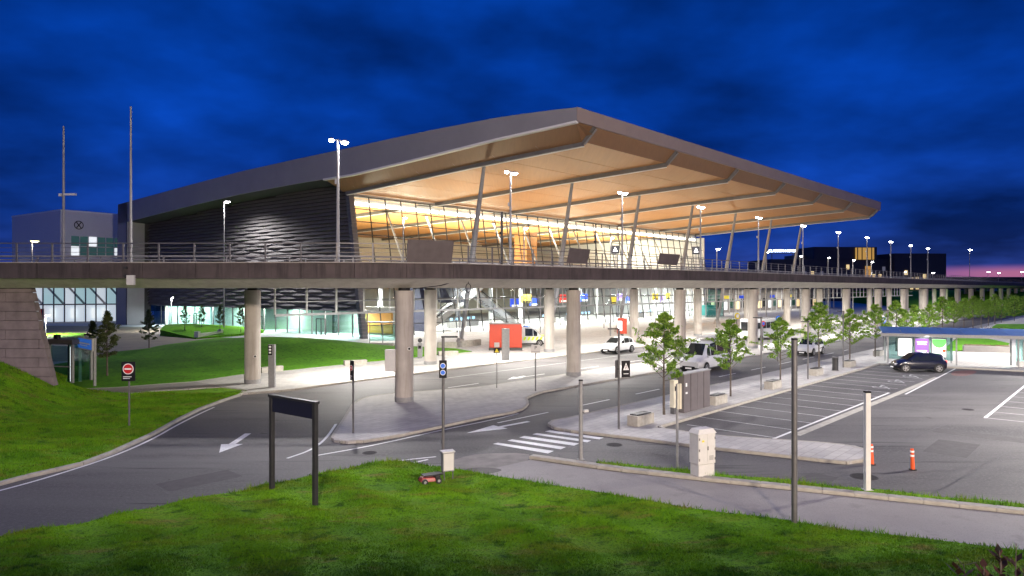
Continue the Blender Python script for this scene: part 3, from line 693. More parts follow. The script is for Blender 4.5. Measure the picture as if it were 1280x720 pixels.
for X, s_, dz in ((RX0, 1, 0), (RX1, -1, .3)):
    b = MB()
    for i in range(len(YS) - 1):
        a, c = YS[i], YS[i + 1]
        pts = [T(X, a, lin(ZB, a)), T(X, c, lin(ZB, c)), T(X, c, lin(ZT, c) + dz - .01), T(X, a, lin(ZT, a) + dz - .01)]
        pts2 = [p + U * .25 * s_ for p in pts]; b.quad(*pts); b.quad(pts2[0], pts2[1], pts[1], pts[0]); b.quad(*pts2)
    tb(b, 'side_fascia', M['alu'])
# seams between fascia sheets show as separate folded panels along the front
nP = 24
for i in range(nP):
    xa = RX0 + (RX1 - RX0) * i / nP + .01; xb = RX0 + (RX1 - RX0) * (i + 1) / nP - .01
    za, zb_ = 25.0 + .3 * i / nP, 25.0 + .3 * (i + 1) / nP
    b = MB(); pts = [T(xa, -36.82, 23.6), T(xb, -36.82, 23.6), T(xb, -36.9, zb_ + .02), T(xa, -36.9, za + .02)]; q = [p + TM * .25 for p in pts]
    b.add(pts + q, [(0, 1, 2, 3), (7, 6, 5, 4), (0, 4, 5, 1), (1, 5, 6, 2), (2, 6, 7, 3), (3, 7, 4, 0)]); tb(b, 'front_fascia_panel', M['alu_front'])
# pale lower lip along the side
b = MB()
for i in range(9):
    a, c = YS[i], YS[i + 1]; b.beam(T(RX0 + .05, a, lin(ZB, a) - .06), T(RX0 + .05, c, lin(ZB, c) - .06), .5, .22)
tb(b, 'side_lip', M['trim'])
# back wrap of the roof down to the ground
b = MB(); p0 = T(RX0, 61.2, 0); 
b.add([T(RX0, 61.0, 0), T(RX0, 65.5, 0), T(RX0, 64.7, 22.8), T(RX0, 60.8, 22.9)] + [T(RX0 + 3, 61.0, 0), T(RX0 + 3, 65.5, 0), T(RX0 + 3, 64.7, 22.8), T(RX0 + 3, 60.8, 22.9)], [(0, 1, 2, 3), (7, 6, 5, 4), (0, 4, 5, 1), (1, 5, 6, 2), (2, 6, 7, 3), (3, 7, 4, 0)])
tb(b, 'end_wall', M['alu'])
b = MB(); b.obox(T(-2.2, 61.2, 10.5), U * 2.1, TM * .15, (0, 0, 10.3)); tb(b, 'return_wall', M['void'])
# chamfers
BX = [-1.1 + 16.8 * k for k in range(7)]
for k in range(7):
    xa, xb = BX[k] + .2, (BX[k + 1] - .2 if k < 6 else RX1 - .2)
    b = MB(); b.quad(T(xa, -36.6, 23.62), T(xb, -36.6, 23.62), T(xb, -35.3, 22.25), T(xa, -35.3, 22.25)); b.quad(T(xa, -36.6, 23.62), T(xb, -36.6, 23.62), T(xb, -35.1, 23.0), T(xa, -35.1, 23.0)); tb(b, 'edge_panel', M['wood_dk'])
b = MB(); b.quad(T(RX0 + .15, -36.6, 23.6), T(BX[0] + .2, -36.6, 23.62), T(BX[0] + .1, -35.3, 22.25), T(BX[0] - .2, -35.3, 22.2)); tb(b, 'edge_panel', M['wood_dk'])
ysn = [-36.6, -30, -24, -18, -12, -6, 0, 3]
for i in range(len(ysn) - 1):
    a, c = ysn[i] + .015, ysn[i + 1] - .015
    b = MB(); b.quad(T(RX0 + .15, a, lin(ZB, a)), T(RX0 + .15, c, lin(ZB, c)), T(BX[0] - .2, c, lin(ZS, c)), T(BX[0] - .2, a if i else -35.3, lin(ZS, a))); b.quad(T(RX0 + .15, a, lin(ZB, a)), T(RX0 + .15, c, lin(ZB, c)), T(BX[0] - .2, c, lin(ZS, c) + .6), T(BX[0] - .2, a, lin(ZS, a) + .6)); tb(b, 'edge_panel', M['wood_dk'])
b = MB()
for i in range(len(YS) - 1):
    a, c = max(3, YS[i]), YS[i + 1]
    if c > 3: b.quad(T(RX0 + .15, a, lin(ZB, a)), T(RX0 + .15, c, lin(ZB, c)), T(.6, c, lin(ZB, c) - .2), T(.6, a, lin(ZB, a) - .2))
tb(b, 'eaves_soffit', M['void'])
# beams and timber ceiling panels
for k in range(7):
    x = BX[k]; b = MB(); t_ = MB()
    ys = [-36.7, -35.3, -28, -20, -10, 0] + ([10, 25, 40, 58] if k else [2.6])
    zz = [23.5, 22.12] + [lin(ZS, y) - .08 for y in ys[2:]]
    for i in range(len(ys) - 1):
        b.beam(T(x, ys[i], zz[i]), T(x, ys[i + 1], zz[i + 1]), .42, .62 if i else .5)
        if i: t_.beam(T(x + .12, ys[i], zz[i] - .35), T(x + .12, ys[i + 1], zz[i + 1] - .35), .22, .06)
    o = tb(b, 'roof_beam', M['beam']); tb(t_, 'beam_trim', M['trim'], o); 
ypan = [-35.3, -29.5, -23.6, -17.7, -11.8, -5.9, 0, 6, 12, 20, 28, 36, 44, 52, 58]
for k in range(6):
    for j in range(len(ypan) - 1):
        a, c = ypan[j] + .045, ypan[j + 1] - .045; xa, xb = (BX[k] + .2 if k or ypan[j] < 0 else .05), BX[k + 1] - .2
        b = MB(); up = Vector((0, 0, .12)); q = [T(xa, a, lin(ZS, a) + .1), T(xb, a, lin(ZS, a) + .1), T(xb, c, lin(ZS, c) + .1), T(xa, c, lin(ZS, c) + .1)]
        q[0] = q[0]; b.add(q + [p + up for p in q], [(0, 1, 2, 3), (7, 6, 5, 4), (0, 4, 5, 1), (1, 5, 6, 2), (2, 6, 7, 3), (3, 7, 4, 0)])
        o = tb(b, 'ceiling_panel', M['wood'])
b = MB(); b.quad(T(BX[6] + .2, -35.3, 22.3), T(RX1 - .3, -35.3, 22.6), T(RX1 - .3, 5, 20.3), T(BX[6] + .2, 5, 20.3)); tb(b, 'ceiling_panel', M['wood'])
# slender raking columns
for k in range(7):
    base = T(-.5 + 16.8 * k, -17.9, .9); top = T(-.5 + 16.8 * k, -21.4, lin(ZS, -21.4) - .2); mid = base.lerp(top, .4)
    b = MB(); b.tube([base, mid, top], [.20, .38, .20], 14); o = tb(b, 'raking_column', M['steel'], smooth=True)
    b = MB(); c = T(-.5 + 16.8 * k, -17.7, 0)
    b.tube([(c.x, c.y, 0), (c.x, c.y, 1.0)], [.75, .38], 4); tb(b, 'footing', M['conc'], o)
# glass facade leaning back towards the top
LEAN = 3.0; HF = 19.9; NC = 36; NR = 11; PW = 102 / NC; PH = HF / NR
def FP(i, j): return T(i * PW, LEAN * (j * PH) / 20.4, j * PH)
uz = (FP(0, 1) - FP(0, 0)).normalized(); fn = U.cross(uz).normalized()
pb = MB(); pb.obox((0, 0, 0), U * (PW / 2 - .03), uz * ((FP(0, 1) - FP(0, 0)).length / 2 - .03), fn * .012); pane = pb.mesh('glass_pane'); pane.materials.append(M['glass'])
far = MB(); cnt = 0
for i in range(NC):
    for j in range(NR):
        c = (FP(i, j) + FP(i + 1, j + 1)) / 2 - TO
        if cnt < 300 and i < 27.3: put('glass_pane', pane, None, term, c); cnt += 1
        else: far.obox(c, U * (PW / 2 - .03), uz * (PH / 2 - .02), fn * .012)
stuff(far.build('glass_pane', M['glass'], term))
for i in range(NC + 1): b = MB(); b.beam(FP(i, 0), FP(i, NR), .09, .16, fn); tb(b, 'mullion', M['mull'])
for j in range(NR + 1): b = MB(); b.beam(FP(0, j), FP(NC, j), .16, .11); tb(b, 'transom', M['mull'])
# clerestory strip above the glass and the bright light line
b = MB(); b.obox(T(51, 3.3, 20.0), U * 51, TM * .05, (0, 0, .25)); tb(b, 'clerestory_band', M['white'])
for k in range(6):
    for h_ in range(2):
        b = MB(); b.obox(T(.5 + 16.8 * k + 4 + 8.2 * h_, 3.9, 18.95), U * 4.0, TM * .12, (0, 0, .24)); tb(b, 'strip_light', M['lit_s'])
b = MB(); b.obox(T(51, 4.2, 19.5), U * 50.6, TM * .06, (0, 0, .2)); tb(b, 'light_shelf', M['white'])
# corner pier between louvres and glass
b = MB()
for j in range(42):
    z = .25 + j * .5; b.obox(T(-.42, LEAN * z / 20.4 - .15, z), U * .42, TM * .35, (0, 0, .235))
tb(b, 'corner_pier', M['steel_d'])
# dark woven louvre wall on the side
WY = 61.0
row = 0; z = 3.85; PITCH = .52
while z < 21.3:
    y0 = LEAN * z / 20.4 + .3; y1 = WY
    while y1 > y0 and lin(ZB, y1) < z + .35: y1 -= 1.0
    if y1 - y0 > 4:
        b = MB(); n = int((y1 - y0) / .62); ph = (row % 2) * math.pi; lo = []; o = 0
        for i in range(n + 1):
            y = y0 + (y1 - y0) * i / n; w = .5 + .5 * math.sin(y * 2 * math.pi / 6.2 + ph)
            xo = -.55 - .30 * w; zo = .06 * w
            b.v += [tuple(T(xo, y, z - .02 - zo)), tuple(T(xo + .03, y, z - .05 - zo)), tuple(T(-.25 - .06 * w, y, z + .40)), tuple(T(-.28 - .06 * w, y, z + .43))]
            if i:
                a = 4 * (i - 1); c = 4 * i
                b.f += [(a, c, c + 3, a + 3), (a, a + 1, c + 1, c), (a + 1, a + 2, c + 2, c + 1), (a + 2, a + 3, c + 3, c + 2)]
        tb(b, 'louvre_slat', M['louvre'])
    z += PITCH; row += 1
b = MB()
for i in range(20):
    ya, yb = 3.1 * i, 3.1 * (i + 1)
    ya2 = max(ya, 0); yt = max(ya, 3.0)
    b.quad(T(-.12, ya2 if i else .6, 3.8), T(-.12, yb, 3.8), T(-.12, yb, lin(ZB, yb) + .1), T(-.12, yt + .2, lin(ZB, yt) + .1))
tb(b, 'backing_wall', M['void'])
for i in range(15):
    yc = 5.4 + i * 3.8; zt_ = lin(ZB, yc) + .5; b = MB(); b.obox(T(-.02 - .02 * (i % 2), yc, (3.8 + zt_) / 2), TM * 2.1, U * .06, (0, 0, (zt_ - 3.8) / 2)); tb(b, 'backing_panel', M['void'])
# ground-floor glazing under the louvres
for i in range(20):
    y = .3 + i * 3.05
    b = MB(); b.obox(T(.5, y + 1.52, 1.95), TM * 1.42, U * .012, (0, 0, 1.8)); tb(b, 'shop_pane', M['glassg'])
    b = MB(); b.obox(T(.5, y, 1.93), TM * .07, U * .08, (0, 0, 1.93)); tb(b, 'shop_mullion', M['steel_d'])
b = MB(); b.obox(T(.35, 30.5, 3.83), TM * 30.5, U * .45, (0, 0, .1)); tb(b, 'soffit_edge', M['steel'])
for y in (9, 25, 44):
    b = MB()
    for dy in (0, 1.1, 2.2): b.obox(T(.3, y + dy, 1.25), TM * .05, U * .06, (0, 0, 1.25))
    b.obox(T(.3, y + 1.1, 2.5), TM * 1.1, U * .06, (0, 0, .05)); tb(b, 'door_frame', M['black'])
# interior: floors, back wall, soffit
b = MB(); b.obox(T(51, 31, 8.0), U * 50.8, TM * 22, (0, 0, .35)); tb(b, 'upper_floor', M['white'])
b = MB(); b.obox(T(51, 28, .13), U * 50.9, TM * 28, (0, 0, .03)); tb(b, 'ground_floor', M['pave'])
b = MB(); b.obox(T(51, 56, 9.5), U * 50.8, TM * .2, (0, 0, 9.4)); tb(b, 'rear_wall', M['cream'])
b = MB(); b.obox(T(101.8, 29, 9.8), TM * 27, U * .15, (0, 0, 9.6)); tb(b, 'end_wall', M['white'])
b = MB()
b.obox(T(6, 26, 2.1), TM * 25, U * .12, (0, 0, 2.1)); tb(b, 'inner_partition', M['white'])
b = MB(); b.obox(T(5.8, 4.5, 1.9), TM * 3.0, U * .14, (0, 0, 1.5)); tb(b, 'orange_wall', mat('orange_wall_paint', (.7, .33, .05), .6))
# inner raking columns
for k in range(1, 13):
    b = MB(); x = 8.4 * k - 1.1; b.tube([T(x, 9, 8.3), T(x, 14.5, lin(ZS, 14.5))], [.22, .16], 12); tb(b, 'inner_column', M['steel'], smooth=True)
for k in range(0, 12):
    x = 8.4 * k + 4; b = MB(); b.tube([T(x, 12, 0), T(x, 12, 7.7)], .4, 14); tb(b, 'inner_column', M['white'] if k % 3 else M['dark'], smooth=True)
# two dark leaning plant shafts behind the glass
for x, w in ((14.5, 1.1), (19.5, 1.9)):
    b = MB(); b.add([T(x, 3.5, 0 if w < 1.5 else 4.6), T(x + w * 1.5, 3.5, 0 if w < 1.5 else 4.6), T(x + w * 1.5 - .8, 5, 8), T(x - .8, 5, 8)] + [T(x, 6.5, 0 if w < 1.5 else 4.6), T(x + w * 1.5, 6.5, 0 if w < 1.5 else 4.6), T(x + w * 1.5 - .8, 8, 8), T(x - .8, 8, 8)], [(0, 1, 2, 3), (7, 6, 5, 4), (0, 4, 5, 1), (1, 5, 6, 2), (2, 6, 7, 3), (3, 7, 4, 0)]); tb(b, 'dark_shaft', M['navy'])
# brown ventilation towers seen at the upper level
for x in (53.6,): b = MB(); b.obox(T(x, 17, 13), U * 1.6, TM * 1.6, (0, 0, 5.5)); tb(b, 'timber_tower', M['wood'])
# upper-level white counters and boards
for i in range(11):
    b = MB(); b.obox(T(6 + 8.6 * i, 26, 9.6), U * 2.6, TM * .8, (0, 0, 1.3)); tb(b, 'counter_wall', M['white'] if i % 3 else M['wood'])
# interior lights (luminaires in the ceiling and shining up on the timber)
for k in range(6):
    x = BX[k] + 8.4
    lamp('AREA', 'ceiling_luminaire', T(x, 16, lin(ZS, 16) - .35) - TO, 3200, (1, .96, .84), term, 1.0, 14, rot=(0, 0, UA))
    lamp('AREA', 'uplight', T(x, 20, 9.2) - TO, 8500, (1, .96, .74), term, 6, 6, rot=(math.pi, 0, UA))
    lamp('AREA', 'hall_luminaire', T(x, 9, 7.55) - TO, 12500, (.95, 1, .98), term, 1.0, 11, rot=(0, 0, UA))
for y in (8, 24, 40, 54): lamp('AREA', 'shop_luminaire', T(3.2, y, 3.7) - TO, 3500, (1, .97, .85) if y < 50 else (.8, .95, 1), term, 1.5, 10, rot=(0, 0, UA + math.pi / 2 - .0))
# uplights beside the raking columns that wash the timber underside
for k in range(6):
    p = T(BX[k] + 8.4, -10, 7.6)
    t = thing('roof_uplight', 'floodlight on a mast washing the timber roof, %s bay from the left' % ['nearest','second','third','fourth','fifth','sixth','seventh','eighth','ninth','tenth','eleventh','twelfth','thirteenth','fourteenth','fifteenth'][k].replace('nearest', 'first'), 'floodlight', p, UA, 'floodlights washing the roof underside')
    b = MB(); b.box(0, 0, -.15, .9, .5, .25); b.build('housing', M['dark'], t, bevel=.03); b = MB(); b.tube([(0, 0, -.25), (0, 0, -7.5)], .08, 8); b.build('mast', M['steel'], t)
    lamp('AREA', 'lamp', (0, 0, .05), 1600, (1, .80, .52), t, .8, .4, rot=(math.pi + math.radians(8), 0, 0))

# ---- things inside the arrivals hall
def glow(name, c, e, es=.6): return mat(name, c, .4, emit=e, es=es)
kb_, ky_, kr_ = glow('kiosk_blue', (.02, .06, .5), (.02, .08, .7)), glow('kiosk_yellow', (.8, .6, .05), (1, .8, .05)), glow('kiosk_red', (.7, .05, .03), (.9, .05, .03))
kp_ = glow('kiosk_purple', (.25, .15, .5), (.25, .15, .6))
hall = [(36, 2.2, kb_, 'tall blue'), (41, 3, ky_, 'yellow topped'), (45, 2.2, kb_, 'dark blue'), (50, 2, kr_, 'red'), (56, 3, ky_, 'bright yellow'), (61, 2.2, kb_, 'blue lit'), (67, 2.4, ky_, 'yellow'), (72, 2, kp_, 'purple'), (78, 2.4, kb_, 'small blue'), (84, 2.4, ky_, 'small yellow'), (90, 2.2, kp_, 'far purple'), (95, 2, ky_, 'far yellow')]
for i, (x, w, mm, lb_) in enumerate(hall):
    t = thing('display_board', lb_ + ' display board hanging in the arrivals hall, %s from the left' % ('first', 'second', 'third', 'fourth', 'fifth', 'sixth', 'seventh', 'eighth', 'ninth', 'tenth', 'eleventh', 'twelfth')[i], 'display board', T(x, 5 + (i % 3) * 1.5, 0), UA)
    z = 4.4 + (i % 2) * .6
    b = MB(); b.box(0, 0, z, w, .2, 1.5); b.build('panel', mm, t, bevel=.03); b = MB(); b.box(0, -.13, z - .55, w * .8, .04, .28); b.build('caption_strip', M['lit_w'] if mm is not ky_ else M['black'], t)
    b = MB(); b.tube([(-w / 2 + .2, 0, z + .7), (-w / 2 + .2, 0, 7.6)], .04, 6); b.tube([(w / 2 - .2, 0, z + .7), (w / 2 - .2, 0, 7.6)], .04, 6); b.build('hanger', M['steel'], t)
for i, x in enumerate((9, 26, 31, 48, 58, 66, 80, 88)):
    t = thing('service_desk', 'white service desk with screens inside the arrivals hall, %s from the left' % ('first', 'second', 'third', 'fourth', 'fifth', 'sixth', 'seventh', 'eighth')[i], 'desk', T(x, 7 + (i % 3) * 2, .15), UA)
    b = MB(); b.box(0, 0, .55, 4, .9, 1.1); b.build('counter', M['white'] if i % 2 else M['steel'], t, bevel=.03); b = MB(); b.box(0, .1, 1.16, 4.2, 1.1, .08); b.build('worktop', M['dark'], t)
    for q in (-1.2, 0, 1.2): b = MB(); b.box(q, .1, 1.5, .6, .06, .4); b.box(q, .12, 1.25, .08, .06, .2); b.build('screen', glow('desk_screen', (.2, .4, .6), (.4, .7, 1), 1.2), t)
# escalators
for i, (x, s_) in enumerate(((23, 1), (33, -1))):
    t = thing('escalator', ('white clad escalator rising to the right behind the glass' , 'grey clad escalator rising to the left deeper in the hall')[i], 'escalator', T(x, 6 + 3 * i, .15), UA)
    for sd in (-.8, .8):
        b = MB(); a = Vector((-7 * s_, sd, .2)); c = Vector((6 * s_, sd, 7.7)); b.beam(a, c, .12, 1.0); b.build('side_panel', M['white'] if i == 0 else M['steel'], t)
        b = MB(); b.beam(a + Vector((0, 0, 1.0)), c + Vector((0, 0, 1.0)), .1, .1); b.build('handrail', M['black'], t)
    b = MB()
    for q in range(26): f_ = q / 26; b.box(-7 * s_ + 13 * s_ * f_, 0, .3 + 7.5 * f_, .5, 1.4, .12)
    b.build('steps', M['steel_d'], t)
t = thing('glass_lift', 'green glass lift shaft standing inside the terminal near the right of the glass front', 'lift', T(97, -1.6, .12), UA); t.scale = (1.9, 1.2, .93)
for sx in (-2.4, 2.4):
    for sy in (-1.2, 1.8): b = MB(); b.box(sx, sy, 3.6, .14, .14, 7.2); b.build('post', M['steel'], t)
for z in (0, 2.4, 4.8): b = MB(); b.box(0, -1.2, z + 1.2, 4.6, .03, 2.3); b.build('pane', M['glassg'], t)
b = MB(); b.box(0, .4, 1.7, 2.2, 1.8, 2.6); b.build('cabin', mat('teal_cabin', (.05, .25, .24), .4, emit=(.1, .5, .45), es=.25), t, bevel=.04)

# ============================================================ OTHER BUILDINGS
wb = thing('white_office_building', 'white flat-roofed building with green glazing and round emblem at the far left', 'building', (-86, 130, 0))
def wq(b, *p): b.quad(*p)
A_, B_, C_ = Vector((0, 0, 0)), Vector((7.8, 10.5, 0)), Vector((-18, 12, 0))
def V(p, z): return (p.x, p.y, z)
D_ = C_ + Vector((8, 12, 0)); 
b = MB(); poly = [A_, B_, B_ + Vector((-12, 20, 0)), D_, C_]; b.prism([p.xy for p in poly], 11.5, 21.7); b.build('wall', M['white'], wb)
b = MB(); b.prism([(p * 1.01).xy for p in poly], 21.7, 22.0); b.build('parapet', M['trim'], wb)
dR = B_ - A_
for j, z in enumerate((13.2, 15.2)):
    for i in range(7):
        p = A_ + dR * (.14 + .12 * i); q = A_ + dR * (.14 + .12 * (i + 1) - .015); n = Vector((dR.y, -dR.x, 0)).normalized()
        b = MB(); b.add([V(p + n * .06, z), V(q + n * .06, z), V(q + n * .06, z + 1.85), V(p + n * .06, z + 1.85)], [(0, 1, 2, 3)]); b.build('window', glow('green_lit_window', (.02, .07, .07), (.08, .20, .19), .25) if (i * 2 + j) % 5 else M['lit_win2'], wb)
n = Vector((dR.y, -dR.x, 0)).normalized(); c = A_ + dR * .24 + n * .1
b = MB()
for i in range(24):
    a0, a1 = 2 * math.pi * i / 24, 2 * math.pi * (i + 1) / 24; dd = dR.normalized()
    P_ = lambda a, r: V(c + dd * math.cos(a) * r, 19.2 + math.sin(a) * r * 1.0)
    b.add([P_(a0, .85), P_(a1, .85), P_(a1, .70), P_(a0, .70)], [(0, 1, 2, 3)])
for a0 in (.95, 2.2): 
    P0 = c + dR.normalized() * math.cos(a0) * .7; P1 = c - dR.normalized() * math.cos(a0) * .7; b.beam(V(P0, 19.2 + .7 * math.sin(a0)), V(P1, 19.2 - .7 * math.sin(a0)), .1, .14)
b.build('round_emblem', M['black'], wb)
# glazed lower storeys of that building, bright inside
gl_ = MB(); LW0 = Vector((-14, 3, 0)); LW1 = Vector((10, 12, 0)); dd = LW1 - LW0
b = MB(); b.obox((LW0 + LW1) / 2 + Vector((-1.5, 4, 5.6)), dd / 2, Vector((-.3, .8, 0)), (0, 0, 5.6)); b.build('inner_wall', glow('bluish_wall_glow', (.6, .66, .7), (.72, .80, .88), .62), wb)  # inner wall glows by itself in place of hall lighting
for i in range(15):
    p = LW0 + dd * i / 14; b = MB(); b.beam(V(p, 0), V(p, 11.4), .16, .2, (1, 0, 0)); b.build('mullion', M['steel_d'], wb)
    if i < 14:
        q = LW0 + dd * (i + 1) / 14
        b = MB(); b.add([V(p, .2), V(q, .2), V(q, 3.6), V(p, 3.6)], [(0, 1, 2, 3)]); b.build('shop_pane', M['glass'], wb)
        b = MB(); b.add([V(p, 3.8), V(q, 3.8), V(q, 11.2), V(p, 11.2)], [(0, 1, 2, 3)]); b.build('pane', M['glassg'] if i % 3 else M['glass'], wb)
b = MB(); b.beam(V(LW0, 3.7), V(LW1, 3.7), .4, .25); b.beam(V(LW0, 7.6), V(LW1, 7.6), .2, .15); b.build('transom', M['steel_d'], wb)
for i in (1, 3, 4, 6, 8, 9, 11, 12):
    p = LW0 + dd * (i + .5) / 14 + Vector((-1.0, 2.6, 0)); b = MB(); b.box(p.x, p.y, 1.8, .9, .1, 2.0, math.atan2(dd.y, dd.x)); b.build('light_panel', M['lit_win2'] if i != 3 else M['red'], wb)
b = MB()
for i in range(7): p = LW0 + dd * (i * 2) / 14 + Vector((-.5, 1.5, 0)); b.beam(V(p, 7.6), V(p + dd * .12, 3.8), .3, .35)
b.build('sloping_strut', M['white'], wb)

# hotel, far right
hx = thing('hotel_building', 'long dark hotel with a few lit windows and a glowing name sign beyond the viaduct', 'building', (135, 350, 0), .06)
def hb(b, n_, m_): return b.build(n_, m_, hx)
b = MB(); b.box(47, 20, 11, 94, 30, 22); hb(b, 'main_block', M['hotel'])
b = MB(); b.box(40, 16, 25, 34, 22, 7); hb(b, 'roof_block', M['hotel'])
b = MB(); b.box(78, 14, 12.5, 28, 26, 25); hb(b, 'end_block', M['hotel'])
b = MB(); b.box(22, 20, 23, 10, 12, 3); hb(b, 'plant_room', M['steel_d'])
for x, z in ((18, 14.5), (22, 14.5), (27, 14.5), (41, 18), (80, 8), (80, 13), (55, 13), (58.5, 13), (60.5, 17), (66, 9), (73, 11.5), (76, 11.5), (73, 7.5), (76, 7.5), (70, 15)):
    b = MB(); b.box(x, 4.6 if x < 64 else .6, z, 1.5, .3, 2.4); hb(b, 'window', M['lit_win'] if (x * 7) % 3 > .8 else mat('dim_window', (.1, .1, .12), .3, emit=(.3, .3, .4), es=.3))
b = MB(); b.box(50, 4.4, 25, 10, .4, 6.2); hb(b, 'stair_glazing', mat('amber_glazing', (.4, .25, .08), .4, emit=(1, .55, .12), es=.45))
for x in (46, 48.4, 51.2, 53.6): b = MB(); b.box(x, 4.1, 25, .4, .3, 6.2); hb(b, 'glazing_bar', M['hotel'])
b = MB(); b.box(52, 4.4, 14, 3.2, .4, 9); hb(b, 'stair_glazing', mat('amber_glazing_2', (.4, .25, .08), .4, emit=(1, .5, .1), es=.5))
def text(s, size, parent, loc, rot, material, name='lettering', ext=.01, align='CENTER'):
    c = bpy.data.curves.new('t', 'FONT'); c.body = s; c.size = size; c.extrude = ext; c.align_x = align; c.align_y = 'CENTER'
    o = bpy.data.objects.new('t', c); COL.objects.link(o); dg = bpy.context.evaluated_depsgraph_get(); me = bpy.data.meshes.new_from_object(o.evaluated_get(dg)); bpy.data.objects.remove(o)
    me.materials.clear(); me.materials.append(material); o = bpy.data.objects.new(name, me); COL.objects.link(o); o.parent = parent; o.location = loc; o.rotation_euler = rot; return o
tx = text('CLARION HOTEL', 1.95, hx, (5.5, 3.5, 26.2), (math.pi / 2, 0, 0), mat('blue_white_neon', (.8, .9, 1), .4, emit=(.75, .9, 1), es=5), 'name_sign', .2)
b = MB(); b.box(5.5, 3.9, 24.9, 15, .2, .25); b.box(0, 4, 23.4, .3, .3, 3); b.box(11, 4, 23.4, .3, .3, 3); hb(b, 'sign_frame', M['steel_d'])
# low far buildings and the horizon trees
t = thing('low_hangar', 'low dark far-off building under the pink sky at the right', 'building', (205, 390, 0)); b = MB(); b.box(60, 10, 6, 110, 20, 12.6); b.build('wall', M['hotel'], t); b = MB(); b.box(60, 10, 12.9, 116, 24, .8); b.build('roof', M['steel_d'], t)

# low station wing beyond the terminal, seen between the viaduct columns
st_ = thing('station_wing', 'low dark station wing with white frames beyond the right end of the terminal', 'building', T(107, 2), UA)
b = MB(); b.box(46, 6, 6.9, 94, 16, .6); b.build('roof', M['steel_d'], st_)
b = MB(); b.box(46, 9, 3.4, 92, 6, 6.6); b.build('wall', M['conc'], st_)
for i in range(24):
    b = MB(); b.box(1 + i * 3.9, 0, 3.3, .22, .22, 6.6); b.build('post', M['white'], st_)
    if i < 23:
        b = MB(); b.box(2.95 + i * 3.9, 5.9, 2.2 + (i % 2) * .4, 2.6, .1, 2.6); b.build('window', (M['lit_win2'], M['glassg'], M['lit_win'], M['black'])[(i * 5) % 4], st_)
for i, x in enumerate((6, 15, 24, 36, 49, 63)):
    b = MB(); b.box(x, -.4, 4.6, 3.2, .12, .8); b.build('sign_panel', ky_ if 'ky_' in globals() and i % 2 == 0 else kb_, st_)
for x in (10, 34, 60): lamp('AREA', 'wing_light', (x, 2, 6.5), 1500, (1, .97, .92), st_, 1, 18, rot=(0, 0, math.pi / 2))

# ============================================================ LAMPS
lp = thing('deck_lamp', 'tall double-headed lamp post on the viaduct', 'street lamp', (0, 0, 0), UA, 'double lamps along the viaduct')
b = MB(); b.tube([(0, 0, 0), (0, 0, 8.35)], [.13, .065], 12); b.build('pole', M['steel'], lp, smooth=True)
b = MB(); b.tube([(-.4, 0, 8.3), (0, 0, 8.36), (.4, 0, 8.3)], .04, 8); b.build('arm', M['steel'], lp)
for sx, r in ((-.52, .17), (.56, .25)):
    b = MB(); b.tube([(sx * .95, 0, 8.42), (sx * .95, 0, 8.30)], [r * .7, r], 14); o = b.build('lamp_head', M['steel_d'], lp)
    b = MB(); b.tube([(sx * .95, 0, 8.29), (sx * .95, 0, 8.16)], [r * 1.05, r * .7], 14); b.build('bulb', M['lit'], o)
b = MB(); b.box(-.0, .12, 5.6, .22, .16, .3); b.build('loudspeaker', M['white'], lp)
LD = bpy.data.lights.new('lamp', 'SPOT'); LD.energy = 20000; LD.spot_size = math.radians(165); LD.spot_blend = .5; LD.shadow_soft_size = .25; LD.color = (1, .96, .95)
lo_ = bpy.data.objects.new('lamp', LD); COL.objects.link(lo_); lo_.parent = lp; lo_.location = (.4, 0, 8.1)
ordn = ['leftmost', 'second', 'third', 'fourth', 'fifth', 'sixth', 'seventh', 'eighth', 'ninth', 'tenth', 'eleventh']
where = ['in front of the dark louvred wall', 'between the first two raking columns', 'crossing the middle of the roof underside', 'before the right half of the glass front', 'under the right part of the roof', 'beside the last raking column', 'above the left part of the dark hotel', 'above the amber hotel stair', 'above the hotel windows', 'above the right part of the hotel', 'at the right end of the hotel']
L0 = Vector((-.13, 57.5, 8.45))
for k in range(-1, 10):
    loc = L0 + STEP * k
    lbv = 'double-headed lamp post on the viaduct, %s' % where[k + 1]
    if k == -1: lp.location = loc; lp['label'] = lbv
    else: dup(lp, loc, UA, lbv)
# two single lamps
def single(loc, h, label, power=500, glow_m='lit', r=.2, arm=.25):
    t = thing('street_lamp', label, 'street lamp', loc, 0); b = MB(); b.tube([(0, 0, 0), (0, 0, h)], [.12, .07] if h > 12 else [.09, .06], 10); b.build('pole', M['steel'], t, smooth=True)
    b = MB(); b.tube([(arm, 0, h + .08), (arm, 0, h - .02)], [r * .7, r], 12); b.tube([(0, 0, h), (arm, 0, h + .02)], .035, 6); o = b.build('lamp_head', M['steel_d'], t)
    b = MB(); b.tube([(arm, 0, h - .03), (arm, 0, h - .17)], [r * .95, r * .5], 12); b.build('bulb', M[glow_m], o)
    if power: lamp('SPOT', 'lamp', (arm, 0, h - .25), power, (1, .96, .93), t, .15, spot=160)
    return t
def zat(px, d, py): return CH + (360 - py) * d / F
single(((280 - 640) / F * 103, 103, 0), zat(0, 103, 252), 'tall single lamp post before the louvred wall, left of the first double lamp', 13000, r=.42, arm=.5)
single(((1212 - 640) / F * 190, 190, 8.6), zat(0, 190, 312) - 8.6, 'single lamp post on the viaduct standing alone against the sky at the far right', 600, r=.5)
single(((40 - 640) / F * 75, 75, 0), zat(0, 75, 301), 'short lamp with a yellow glow behind the left railing', 300, 'lit_y', .45, .3)
single(((655 - 640) / F * 86, 86, 0), zat(0, 86, 285), 'lamp with a bright head before the glass front, right of the first double lamp', 3000, r=.28)
